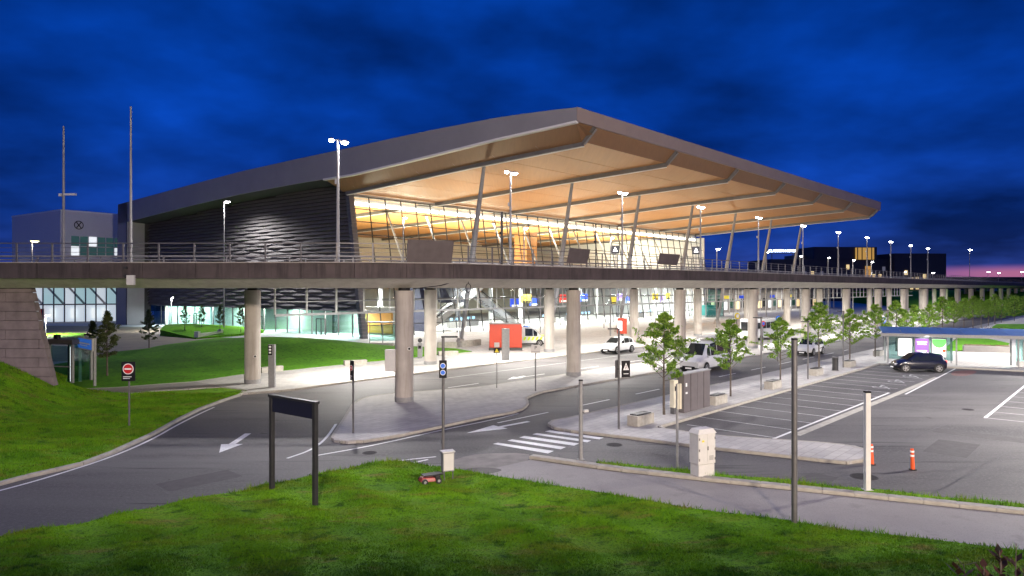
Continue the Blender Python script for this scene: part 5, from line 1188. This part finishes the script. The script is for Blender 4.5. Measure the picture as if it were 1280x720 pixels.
# boards standing on the viaduct railing
for i, (x0, x1, yt, yb, lb_) in enumerate(((508, 565, 300.5, 328, 'large dark board leaning outwards on the viaduct railing, left of the second raking column'), (708, 733, 311, 329, 'medium dark board on the viaduct railing before the second raking column'), (822, 846, 317.5, 331, 'small dark board on the viaduct railing before the fourth raking column'))):
    fr = lambda px: min((at(s) for s in np.arange(0, LT, .15)), key=lambda q: abs(q.x / q.y - (px - 640) / F)); a, c = fr(x0), fr(x1); a = Vector((a.x, a.y, 0)); c = Vector((c.x, c.y, 0)); dv = c - a; o = (a + c) / 2; n = Vector((dv.y, -dv.x, 0)).normalized(); z0, z1 = zat(0, o.y, yb), zat(0, o.y, yt)
    t = thing('railing_board', lb_, 'board', (o.x, o.y, z0)); b = MB(); H = z1 - z0
    b.add([-dv / 2 + n * .02, dv / 2 + n * .02, dv / 2 * 1.03 + n * .30 + Vector((0, 0, H)), -dv / 2 * 1.03 + n * .30 + Vector((0, 0, H)), -dv / 2 - n * .04, dv / 2 - n * .04, dv / 2 * 1.03 + n * .24 + Vector((0, 0, H)), -dv / 2 * 1.03 + n * .24 + Vector((0, 0, H))], [(0, 1, 2, 3), (7, 6, 5, 4), (0, 4, 5, 1), (1, 5, 6, 2), (2, 6, 7, 3), (3, 7, 4, 0)]); b.build('panel', mat('board_back', (.10, .08, .08), .6, noise=(2, .8, 1.1)) if i == 0 else bpy.data.materials['board_back'], t)
    b = MB(); b.beam(-dv / 2 * .8 + Vector((0, 0, .1)), -dv / 2 * .8 + Vector((0, 0, H * .9)), .06, .06, (1, 0, 0)); b.beam(dv / 2 * .8 + Vector((0, 0, .1)), dv / 2 * .8 + Vector((0, 0, H * .9)), .06, .06, (1, 0, 0)); b.build('strut', M['steel_d'], t)
# dark slim poles rising from the deck
for px, yt, lb_ in ((634.5, 265, 'thick dark pole on the viaduct beside the second double lamp'), (751.5, 280, 'thin dark pole on the viaduct between second and third raking columns'), (777, 240, 'thin pale pole of the third deck lamp pair with a small speaker')):
    q = min((at(s) for s in np.arange(0, LT, .15)), key=lambda q: abs(q.x / q.y - (px - 640) / F)); q = Vector((q.x, q.y, 0)) + Vector((-.35, .35, 0)); 
    if px == 777: continue
    t = thing('sign_pole', lb_, 'pole', (q.x, q.y, 8.5)); h = zat(0, q.y, yt) - 8.5; b = MB(); b.tube([(0, 0, 0), (0, 0, h)], .085 if px < 700 else .05, 10); b.build('shaft', M['dark'], t); b = MB(); b.box(-.1, -.05, h * .6, .12, .12, .16); b.build('camera', M['black'], t)
# upper road signs before the far glass
for px, py, w, lb_ in ((870, 313, 1.0, 'black square pictogram sign at upper road level right of the fourth raking column'), (769, 312, .9, 'small black pictogram sign at upper road level before the middle of the glass')):
    d = 75 if px < 800 else 88; x = (px - 640) / F * d; t = thing('pictogram_sign', lb_, 'sign', (x, d, 8.5)); z = zat(0, d, py) - 8.5; b = MB(); b.box(0, 0, z, w, .12, w); b.build('panel', M['black'], t); b = MB(); b.box(0, 0, z / 2, .1, .1, z); b.build('post', M['steel_d'], t)
    b = MB(); b.add([(-.3 * w, -.07, z - .25 * w), (.3 * w, -.07, z - .25 * w), (0, -.07, z + .32 * w)], [(0, 1, 2)]); b.build('white_triangle', M['text_w'], t)
# string of cable under the soffit near column 2
t = thing('cable', 'dark cable slung from the nearest column top to a hook on the viaduct edge', 'cable', (0, 0, 0)); cA = c2 + Vector((.6, -.5, 6.95)); cB = Vector(((582 - 640) / F * 43.4, 43.2, 7.58)); b = MB(); b.tube([cA, cA.lerp(cB, .5) + Vector((0, 0, -.12)), cB], .03, 6); b.build('line', M['black'], t)
t = thing('hanging_loop', 'small dark coil hanging from the viaduct edge by the first raking column', 'cable', (cB.x + .2, cB.y - .2, 7.0)); b = MB(); b.tube([(.16 * math.cos(a * math.pi / 6), 0, .0 + .28 * math.sin(a * math.pi / 6)) for a in range(13)], .025, 6); b.build('coil', M['black'], t); b = MB(); b.tube([(0, 0, .28), (0, 0, 1.2)], .025, 6); b.build('hook', M['black'], t)

# ============================================================ SHELTER
s0 = G(1110, 455.5); s0 = Vector((s0.x, s0.y, .12)); send = G(1310, 463); dS = (send - s0); dS.z = 0; LS = 22.0; aS = math.atan2(dS.y, dS.x)
sh = thing('car_park_shelter', 'long bus shelter with blue glass roof and lit posters behind the black car', 'shelter', s0, aS)
zr = 2.62
for x in (0.0, 5.35, 9.9, 15, 20): 
    for y in (0.0, 2.2): b = MB(); b.box(x, y, zr / 2, .11, .11, zr); b.build('post', M['steel'], sh)
n_ = 14
for i in range(n_):
    x = -.5 + 22.5 * i / n_; b = MB(); w = 22.5 / n_ - .05; b.add([(x, -.6, zr + .12), (x + w, -.6, zr + .12), (x + w, 2.8, zr + .55), (x, 2.8, zr + .55), (x, -.6, zr + .16), (x + w, -.6, zr + .16), (x + w, 2.8, zr + .59), (x, 2.8, zr + .59)], [(0, 3, 2, 1), (4, 5, 6, 7), (0, 1, 5, 4), (1, 2, 6, 5), (2, 3, 7, 6), (3, 0, 4, 7)]); b.build('roof_pane', mat('blue_roof_glass', (.05, .10, .24), .3, noise=(1, .8, 1.2)) if i == 0 else bpy.data.materials['blue_roof_glass'], sh)
b = MB(); b.box(10.7, -.62, zr + .02, 22.7, .1, .28); b.box(10.7, 2.82, zr + .45, 22.7, .1, .25); b.build('gutter', M['steel'], sh)
purple = glow('purple_poster', (.18, .06, .32), (.35, .15, .6), .8); green = glow('green_poster', (.1, .6, .1), (.1, .75, .1), .9)
def poster(x, kind, rx=1.05):
    b = MB(); b.box(x, 1.1, 1.45, 1.2, .16, 1.75); fr = b.build('poster_case', M['steel'], sh)
    b = MB(); b.box(x, 1.0, 1.45, rx, .03, 1.6); b.build('poster', M['lit_w'] if kind != 'purple' else purple, fr)
    if kind == 'purple':
        b = MB()
        for z, w in ((1.95, .8), (1.75, .7), (1.15, .8), (1.0, .5)): b = MB(); b.box(x, .975, z, w, .01, .09); b.build('poster_text', M['lit_w'], fr)
    if kind == 'green':
        b = MB(); b.add([(x + rx / 2 * math.cos(a), .98, 1.95 + .5 * math.sin(a) * (1 if math.sin(a) > 0 else 1)) for a in [math.pi + math.pi * i / 12 for i in range(13)]] + [(x + rx / 2, .98, 2.22), (x - rx / 2, .98, 2.22)], [tuple(range(15))]); b.build('poster_text', green, fr)
        b = MB(); b.tube([(x + .38, .985, 1.2), (x + .38, .975, 1.2)], .14, 10); b.build('orange_mark', M['plastic_o'], fr)
    if kind == 'white': b = MB(); b.box(x + .1, .975, .85, .5, .01, .05); b.build('poster_text', M['steel_d'], fr)
for x, k_ in ((1.5, 'white'), (2.85, 'purple'), (4.2, 'green'), (11.1, 'white'), (12.45, 'purple')): poster(x, k_)
b = MB(); b.box(2.7, 1.2, 1.45, 5.2, .02, 2.3); b.build('glass_wall', M['glassg'], sh); b = MB(); b.box(12.5, 1.2, 1.45, 5, .02, 2.3); b.build('glass_wall', M['glassg'], sh)
b = MB(); b.box(12.3, .9, .28, 4.6, .4, .4); b.build('bench', M['white'], sh)
lamp('AREA', 'lamp', (3, .6, zr), 90, (1, .97, .92), sh, .3, 5); lamp('AREA', 'lamp2', (12.5, .6, zr), 90, (1, .97, .92), sh, .3, 5)
# dark planter bank behind the shelter
p = G(1233, 441.5); t = thing('planter', 'long concrete planter in the lawn behind the shelter', 'planter', p, aS); b = MB(); b.box(0, 0, .4, 4.2, .8, .8); b.build('trough', M['conc'], t, bevel=.02); b = MB(); b.box(0, 0, .85, 4.0, .6, .12); b.build('soil', M['soil'], t)

# ============================================================ VEHICLES
def car(name, label, cat, loc, rz, st, W, paint, wins, screen, rear, wheels, R=.33, extra=None):
    """st: (x, z bottom, z shoulder, z top, half width, half roof width) rear to front"""
    t = thing(name, label, cat, loc, rz)
    def ip(x, k):
        if x <= st[0][0]: return st[0][k]
        for a, c in zip(st, st[1:]):
            if x <= c[0]: f = (x - a[0]) / (c[0] - a[0]); return a[k] + (c[k] - a[k]) * f
        return st[-1][k]
    b = MB(); rings = []
    for x, zb, zs, zt, w, r in st:
        h = [(w * .86, zb), (w * .97, zb + .10), (w, zb + (zs - zb) * .55), (w * .97, zs - .04), (w * .93, zs), (r + .02, max(zs + .005, zt - .09)), (r - .10, max(zs + .01, zt - .01)), (r * .5, max(zs + .012, zt + .02))]
        rings.append([(x, -a, z) for a, z in h] + [(x, a, z) for a, z in reversed(h)])
    n = len(rings[0]); vs = [v for r_ in rings for v in r_]; fs = []
    for i in range(len(rings) - 1):
        for k in range(n): fs.append((i * n + k, i * n + (k + 1) % n, (i + 1) * n + (k + 1) % n, (i + 1) * n + k))
    fs += [tuple(range(n)), tuple((len(rings) - 1) * n + k for k in range(n))[::-1]]
    b.add(vs, fs); b.build('body', paint, t, smooth=True)
    for sy in (-1, 1):
        for x0, x1 in wins:
            def sp(x, f): w = ip(x, 4) * .93; r = ip(x, 5) + .02; zs = ip(x, 2) + .03; zt = ip(x, 3) - .12; return (x, sy * (w + (r - w) * f + .012), zs + (zt - zs) * f)
            lean0 = .0; b = MB(); b.add([sp(x0, 0), sp(x1, 0), sp(x1, 1), sp(x0, 1)], [(0, 1, 2, 3)] if sy < 0 else [(3, 2, 1, 0)]); b.build('side_window', M['carglass'], t)
    for nm, (xa, xb), off in (('windscreen', screen, 1), ('rear_window', rear, -1)):   # xa at roof, xb at base
        za, zb_ = ip(xa, 3) - .02, ip(xb, 3) + .0; ra, rb_ = ip(xa, 5) - .1, ip(xb, 5) - .06
        b = MB(); o1 = .018; b.add([(xb + off * o1, -rb_, zb_ + o1), (xb + off * o1, rb_, zb_ + o1), (xa + off * o1, ra, za + o1 + .03), (xa + off * o1, -ra, za + o1 + .03)], [(0, 1, 2, 3)]); b.build(nm, M['carglass'], t)
    for wx in wheels:
        for sy in (-1, 1):
            y = sy * (W / 2 - .10)
            b = MB(); b.tube([(wx, y - .11, R), (wx, y + .115 * 1, R)], R, 22); wh = b.build('wheel', M['rubber'], t, smooth=True)
            b = MB(); yo = y + sy * .12; b.tube([(wx, yo - .01 * sy, R), (wx, yo, R)], R * .30, 14)
            for a in range(5): an = a * 2 * math.pi / 5; b.beam((wx, yo, R), (wx + math.cos(an) * R * .68, yo, R + math.sin(an) * R * .68), .07, .02, (0, 1, 0))
            b.tube([(wx + math.cos(i * math.pi / 9) * R * .68, yo, R + math.sin(i * math.pi / 9) * R * .68) for i in range(19)], .022, 5, False); b.build('rim', M['rim'], wh)
            b = MB(); yw = sy * (W / 2 - .015); b.tube([(wx, yw - .02, R + .02), (wx, yw + .006 * sy, R + .02)], R * 1.17, 22); b.build('wheel_arch', M['black'], t)
    xf = st[-1][0]; xr = st[0][0]; wf = st[-1][4]
    for sy in (-1, 1):
        b = MB(); b.box(xf - .12, sy * wf * .82, ip(xf - .15, 2) - .06, .3, .28, .12, -sy * .5); b.build('headlight', M['headlight'], t, bevel=.02)
        b = MB(); b.box(xr + .06, sy * st[0][4] * .86, ip(xr + .1, 2) - .02, .12, .22, .20); b.build('tail_light', extra or M['red'], t, bevel=.02)
        b = MB(); b.box(screen[1] - .25, sy * (W / 2 + .06), ip(screen[1], 2) + .06, .12, .18, .12); b.build('mirror', paint, t, bevel=.02)
    b = MB(); b.box(xf + .01, 0, .42, .06, wf * 1.3, .16); b.build('grille', M['black'], t)
    b = MB(); b.box(xf + .045, 0, .36, .02, .5, .11); b.build('number_plate', M['text_w'], t)
    b = MB(); b.box((xf + xr) / 2, 0, .27, (xf - xr) * .9, W * .88, .16); b.build('underside', M['black'], t)
    return t
hatch = [(-2.0, .42, .80, .84, .70, .62), (-1.94, .32, .92, 1.10, .80, .60), (-1.62, .26, .97, 1.46, .86, .60), (-.9, .24, .97, 1.57, .88, .62), (0, .24, .95, 1.58, .88, .62), (.42, .24, .94, 1.50, .88, .60), (1.12, .26, .93, 1.00, .87, .68), (1.6, .3, .82, .90, .84, .66), (1.93, .36, .66, .72, .74, .6), (2.0, .42, .58, .62, .66, .55)]
p = G(1147, 464.0); ca = math.atan2(perp.y, perp.x)
car('parked_car', 'black hatchback with a glowing red tail light parked in the last bay', 'car', (p.x, p.y, .005), math.pi - .12 + .0, hatch, 1.78, M['carblack'], ((-1.45, -.75), (-.68, .15), (.2, .85)), (.42, 1.12), (-1.62, -1.94), (-1.3, 1.3), .34, M['taillight'])
suv = [(-2.25, .45, .90, .95, .74, .66), (-2.18, .34, 1.02, 1.2, .84, .64), (-1.8, .28, 1.07, 1.58, .90, .64), (-1.0, .26, 1.06, 1.70, .92, .66), (.1, .26, 1.04, 1.70, .92, .66), (.5, .26, 1.03, 1.62, .92, .64), (1.2, .28, 1.02, 1.10, .92, .74), (1.85, .32, .92, 1.0, .88, .72), (2.2, .38, .76, .82, .80, .66), (2.28, .42, .66, .7, .72, .6)]
p = G(769, 441.5); car('parked_car', 'white sport utility car waiting at the kerb under the viaduct', 'car', (p.x + .4, p.y + .8, .005), UA + math.pi, suv, 1.86, M['carwhite'], ((-1.65, -1.05), (-.98, -.1), (-.02, .75)), (.5, 1.2), (-1.8, -2.18), (-1.35, 1.4), .37)
van = [(-2.7, .45, 1.15, 2.0, .86, .72), (-2.62, .35, 1.2, 2.18, .92, .76), (-1.5, .3, 1.2, 2.24, .96, .78), (0, .3, 1.18, 2.24, .96, .78), (.9, .3, 1.16, 2.18, .96, .76), (1.25, .3, 1.15, 2.02, .95, .72), (1.95, .32, 1.12, 1.25, .94, .78), (2.5, .36, .95, 1.05, .90, .74), (2.75, .42, .74, .8, .78, .66)]
p = G(868, 466); vt = car('parked_van', 'white van with roof boxes stopped in the near lane behind the first tree', 'van', (p.x + 1.5, p.y + 1.9, .005), UA + math.pi, van, 1.96, M['carwhite'], ((-2.45, -1.35), (-1.25, -.1), (.0, .95), (1.02, 1.5)), (1.25, 1.95), (-2.55, -2.69), (-1.65, 1.75), .36)
vt.scale = (1.1, 1.1, 1.15)
for i in range(3): b = MB(); b.box(-1.7 + i * 1.0, .1, 2.42, .8, 1.1, .22); b.build('roof_box', M['white'], vt, bevel=.03)
p = G(667, 434.5); av = car('ambulance', 'white and yellow-green emergency van behind the orange kiosk', 'van', (p.x - 1.2, p.y + 1.2, .125), .25, van, 1.96, M['carwhite'], ((-2.4, -1.3), (.0, .95), (1.02, 1.5)), (1.25, 1.95), (-2.55, -2.69), (-1.65, 1.75), .36)
for i in range(9): b = MB(); x = -2.3 + i * .5; b.add([(x, -.985, .7), (x + .26, -.985, .7), (x + .46, -.985, 1.12), (x + .2, -.985, 1.12)], [(0, 1, 2, 3)]); b.build('hatch_stripe', M['hiviz'], av)
b = MB(); b.box(2.2, 0, 1.22, 1.0, 1.2, .03); b.build('bonnet_stripe', M['hiviz'], av); b = MB(); b.box(.4, 0, 2.32, .4, 1.3, .12); b.build('light_bar', M['blue'], av, bevel=.02)
p = G(1012, 443); car('parked_car', 'pale estate car standing in the near lane behind the third tree', 'car', (p.x, p.y, .005), UA + math.pi, suv, 1.86, M['carwhite'], ((-1.65, -1.05), (-.98, -.1), (-.02, .75)), (.5, 1.2), (-1.8, -2.18), (-1.35, 1.4), .37)
p = G(950, 424); bus = thing('minibus', 'blue and white minibus far along the lane between second and third tree', 'bus', (p.x, p.y, 0), UA)
b = MB(); b.box(0, 0, 1.6, 7.5, 2.3, 2.5); b.build('body', M['carwhite'], bus, bevel=.12); b = MB(); b.box(-3.76, 0, 1.9, .04, 2.0, 1.2); b.build('windscreen', M['carglass'], bus)
for q in range(5): b = MB(); b.box(-2.8 + q * 1.4, -1.16, 2.0, 1.2, .03, .8); b.build('side_window', M['carglass'], bus)
for wx in (-2.4, 2.3):
    for sy in (-1.05, 1.05): b = MB(); b.tube([(wx, sy - .12, .42), (wx, sy + .12, .42)], .42, 16); b.build('wheel', M['rubber'], bus)

# ============================================================ TREES
def tree_meshes(seed, H, z0, rad, nl, leaf, cone=1.0):
    rnd = random.Random(seed); tr = MB()
    tr.tube([(0, 0, 0), (rnd.uniform(-.03, .03), 0, z0), (rnd.uniform(-.08, .08), rnd.uniform(-.08, .08), H * .93)], [.075, .055, .012], 8)
    lv = []; nb = 30
    for i in range(nb):
        f = (i + rnd.random()) / nb; z = z0 + (H - z0) * f * .92; az_ = i * 2.4 + rnd.uniform(-.4, .4)
        prof = (min(1, .55 + 2.2 * f)) * ((1 - f) ** .95 * 1.12 + .07) if cone > .4 else math.sin(math.pi * min(1, (f * .86 + .12))) ** .8; L = rad * prof * rnd.uniform(.75, 1.15)
        s = Vector((0, 0, z)); e = s + Vector((math.cos(az_) * L, math.sin(az_) * L, L * rnd.uniform(.35, .85)))
        m_ = s.lerp(e, .5) + Vector((0, 0, -.06 * L)); tr.tube([s, m_, e], [.022, .014, .006], 5, False)
        for q in range(4):
            f2 = rnd.uniform(.35, 1); a = s.lerp(e, f2); dd_ = Vector((rnd.uniform(-1, 1), rnd.uniform(-1, 1), rnd.uniform(-.1, .8))).normalized() * L * .38; tr.tube([a, a + dd_], [.008, .003], 4, False)
            lv.append((a, a + dd_))
        lv.append((m_, e))
    pts = []; fs = []
    for i in range(nl):
        a, c = lv[rnd.randrange(len(lv))]; p = a.lerp(c, rnd.random() ** .7) + Vector((rnd.gauss(0, .07), rnd.gauss(0, .07), rnd.gauss(0, .045)))
        s_ = leaf * rnd.uniform(.6, 1.3); n = Vector((rnd.gauss(0, .7), rnd.gauss(0, .7), rnd.gauss(.5, .6))).normalized(); x = n.orthogonal().normalized(); x.rotate(Matrix.Rotation(rnd.uniform(0, 6.28), 3, n)); y = n.cross(x)
        o = len(pts); pts += [tuple(p - x * s_), tuple(p + y * s_ * .45 - n * s_ * .12), tuple(p + x * s_), tuple(p - y * s_ * .45 - n * s_ * .12)]; fs.append((o, o + 1, o + 2, o + 3))
    lm = MB(); lm.v = pts; lm.f = fs; m1 = tr.mesh('trunk'); m2 = lm.mesh('crown'); m1.materials.append(M['bark']); return m1, m2
TV = [tree_meshes(s_, 5.75, 1.75, 1.8, 5600, .085) for s_ in (3, 11, 29, 41)]
for a, c in TV: c.materials.append(M['leaf'])
TD = [tree_meshes(s_, 5.2, 1.3, 1.0, 3600, .09, .6) for s_ in (5, 8)]
for a, c in TD: c.materials.append(M['leaf_dk'])
TB = [tree_meshes(s_, 6.5, 1.0, 2.8, 4200, .15, .3) for s_ in (61, 62)]
for a, c in TB: c.materials.append(M['leaf'])
def tree(loc, var, scale, label, grp, rz=0, name='street_tree'):
    t = thing(name, label, 'tree', loc, rz, grp); t.scale = (scale,) * 3
    put('trunk', var[0], None, t); put('crown', var[1], None, t); return t
T0 = G(830, 521); T0.z = .12
nms = ['nearest, before the white van', 'second, left of the slim path lamp', 'third, behind the third bench', 'fourth, beside the litter bin', 'fifth in the row', 'sixth in the row', 'seventh in the row', 'eighth in the row', 'ninth in the row', 'tenth in the row', 'eleventh in the row', 'twelfth in the row', 'thirteenth in the row', 'fourteenth in the row', 'fifteenth in the row', 'sixteenth in the row']
for k in range(16):
    p = T0 + Vector((5.62, 6.25, 0)) * k
    tree(p, TV[k % 4], (1.0, .88, .86, 1.03, .9, .95)[k % 6], 'young leafy street tree on the tree-lined pavement, ' + nms[k], 'street trees beside the car park', k * 1.7)
p2 = [(1236, 401), (1252, 404), (1268, 402), (1205, 398), (1222, 396), (1278, 396), (1246, 392), (1190, 394), (1266, 391)]
for i, (px, py) in enumerate(p2):
    tree(G(px, py), TB[i % 2], .62 + .08 * (i % 3), 'broad leafy tree beyond the shelter, %s of the far group from the left' % ('fourth', 'sixth', 'eighth', 'second', 'third', 'last', 'fifth', 'first', 'seventh')[i], 'broad trees beyond the shelter', i * 2.1, 'broad_tree')
ter = [(1300, 382), (1240, 378), (1270, 377), (1215, 379)]
for i, (px, py) in enumerate(ter):
    q = G(px, py); tree((q.x, q.y, 2), TB[i % 2], 1.05, 'large dark tree on the far embankment, %s' % ('at the picture edge', 'second from left', 'third from left', 'leftmost')[i], 'trees on the far embankment', i, 'broad_tree')
for px, py, ht, lb_ in ((134, 472, 1.05, 'slender dark tree before the tan forecourt, nearest of the lawn trees'), (116, 462, .85, 'slender dark tree just behind the blue sign'), (186.5, 441, .95, 'slender dark tree at the edge of the lawn slope')):
    tree(G(px, py), TD[int(px) % 2], ht, lb_, 'slender trees on the rear lawn', px, 'slender_tree')
for i, (px, py) in enumerate(((231, 421), (252, 419), (275, 421.5), (301, 424))):
    q = G(px, py); tree((q.x, q.y, .9), TD[i % 2], .72, 'small open tree on the far lawn mound, %s from the left' % ('first', 'second', 'third', 'fourth')[i], 'small trees on the far mound', i, 'young_tree')
p = G(1227, 419.5); pb_ = MB(); rnd = random.Random(2)
for i in range(900):
    c = Vector((rnd.gauss(0, 1.7), rnd.gauss(0, .5), abs(rnd.gauss(.5, .35)))); s_ = .10; n = Vector((rnd.gauss(0, 1), rnd.gauss(0, 1), rnd.gauss(0, 1))).normalized(); x = n.orthogonal().normalized(); y = n.cross(x); pb_.quad(c - x * s_, c + y * s_ * .5, c + x * s_, c - y * s_ * .5)
t = thing('shrub', 'low reddish shrub bed behind the shelter roof', 'shrub', p); pb_.build('foliage', M['leaf_red'], t); b = MB()
for i in range(8): b.tube([(-2 + i * .55, 0, 0), (-2 + i * .55 + .1, 0, .7)], .02, 5)
b.build('stem', M['bark'], t)
# purple-leaved bush top at the lower right corner
rnd = random.Random(9)
for i, (px, py, sz, lb_) in enumerate(((1268, 668, 1.0, 'dark purple-leaved shrub at the bottom right corner, tallest'), (1228, 702, .62, 'small dark purple-leaved shrub tip at the bottom edge, left of the corner shrub'))):
    d = 7.2; x = (px - 640) / F * d; z = zat(0, d, py); t = thing('purple_shrub', lb_, 'shrub', (x, d, 0.05), 0, 'purple shrubs at the bottom right corner')
    b = MB(); l_ = MB()
    for s in range(5):
        tx_ = rnd.uniform(-.16, .16) * sz; tip_ = Vector((tx_ * 1.6, rnd.uniform(-.2, .2), z - .05 - abs(rnd.gauss(0, .06)) * sz - s * .05)); b.tube([(tx_ * .2, 0, 0), (tx_ * .7, 0, z * .6), tip_], [.02, .012, .004], 5)
        for q in range(34):
            f = rnd.uniform(.35, 1.0); c = Vector((tx_ * .7, 0, z * .6)).lerp(tip_, (f - .35) / .65); an = rnd.uniform(0, 6.28); L = .15 * rnd.uniform(.7, 1.2)
            dr = Vector((math.cos(an), math.sin(an), rnd.uniform(.5, 1.3))).normalized() * L; sd = dr.cross(Vector((0, 0, 1))).normalized() * L * .24
            l_.add([c, c + dr * .5 + sd, c + dr, c + dr * .5 - sd], [(0, 1, 2, 3)])
    b.build('stem', M['bark'], t); l_.build('leaves', M['leaf_red'], t)

# ============================================================ GRASS BLADES (countless: one mesh)
rs = np.random.RandomState(4)
def blades(name, poly, hf, n, hmin, hmax, box, par=None, wid=.012, edge=None):
    xs = rs.uniform(box[0], box[1], n * 3); ys = rs.uniform(box[2], box[3], n * 3)
    px_ = np.array([p[0] for p in poly]); py_ = np.array([p[1] for p in poly]); c = np.zeros(len(xs), bool); j = len(px_) - 1
    for i in range(len(px_)):
        cond = (py_[i] > ys) != (py_[j] > ys); xi = (px_[j] - px_[i]) * (ys - py_[i]) / (py_[j] - py_[i] + 1e-12) + px_[i]; c ^= cond & (xs < xi); j = i
    xs, ys = xs[c][:n], ys[c][:n]; m_ = len(xs); zz = hf(xs, ys)
    patch = .6 + .55 * np.sin(xs * 1.3 + 1.7 * np.sin(ys * .9)) * np.sin(ys * 1.9 + xs * .6)
    h = rs.uniform(hmin, hmax, m_) * np.clip(patch + .4, .45, 1.5); a = rs.uniform(0, 2 * np.pi, m_); lx, ly = rs.normal(0, .35, m_) * h, rs.normal(0, .35, m_) * h
    v = np.zeros((m_, 3, 3)); wx, wy = np.cos(a) * wid, np.sin(a) * wid
    v[:, 0] = np.stack([xs - wx, ys - wy, zz - .01], 1); v[:, 1] = np.stack([xs + wx, ys + wy, zz - .01], 1); v[:, 2] = np.stack([xs + lx, ys + ly, zz + h], 1)
    me = bpy.data.meshes.new(name); me.vertices.add(m_ * 3); me.vertices.foreach_set('co', v.reshape(-1)); me.loops.add(m_ * 3); me.loops.foreach_set('vertex_index', np.arange(m_ * 3, dtype=np.int32)); me.polygons.add(m_); me.polygons.foreach_set('loop_start', np.arange(0, m_ * 3, 3, dtype=np.int32)); me.polygons.foreach_set('loop_total', np.full(m_, 3, dtype=np.int32)); me.update(); me.validate()
    o = put(name, me, M['blade'] if par is None else par); stuff(o); o['label'] = {'grass': 'short green grass growing on the lawns and verges'}.get(name, name); return o
npf = lambda x, y: .13 + .05 * np.sin(x * .9 + 1) * np.sin(y * 1.1) + .04 * np.sin(x * 2.3 + y * 1.7)
M['turfblade'] = M['grass']
edge_ = []
for i in range(len(fgtop) - 1):
    a_, c_ = G(*fgtop[i]), G(*fgtop[i + 1]); edge_ += [a_.xy.lerp(c_.xy, q / 8) for q in range(8)]
band = [(p[0], p[1] + .10 + .10 * math.sin(i * 1.7)) for i, p in enumerate(edge_)] + [(p[0], p[1] - .3) for p in edge_[::-1]]
blades('grass', band, npf, 45000, .06, .17, (-25, 22, 12.5, 30), M['grass'], .014)
blades('grass', FG, npf, 330000, .022, .06, (-22, 22, 12.5, 29), M['grass'], .013)
blades('grass', GRASS_STRIP, lambda x, y: .07 + .03 * np.sin(x * 2.1), 26000, .05, .17, (2, 30, 14, 29), M['grass'], .014)
def lvn(x, y):
    t = np.clip((x + 24.0) / (-9), 0, 1); t = t * t * (3 - 2 * t); return .09 + 3.0 * t * np.exp(-((y - 40.5) / 6.2) ** 2) + .04 * np.sin(x * 1.3) * np.sin(y * 1.7)
blades('grass', lvp, lvn, 120000, .05, .13, (-34, -12, 22, 45), M['grass'], .02)
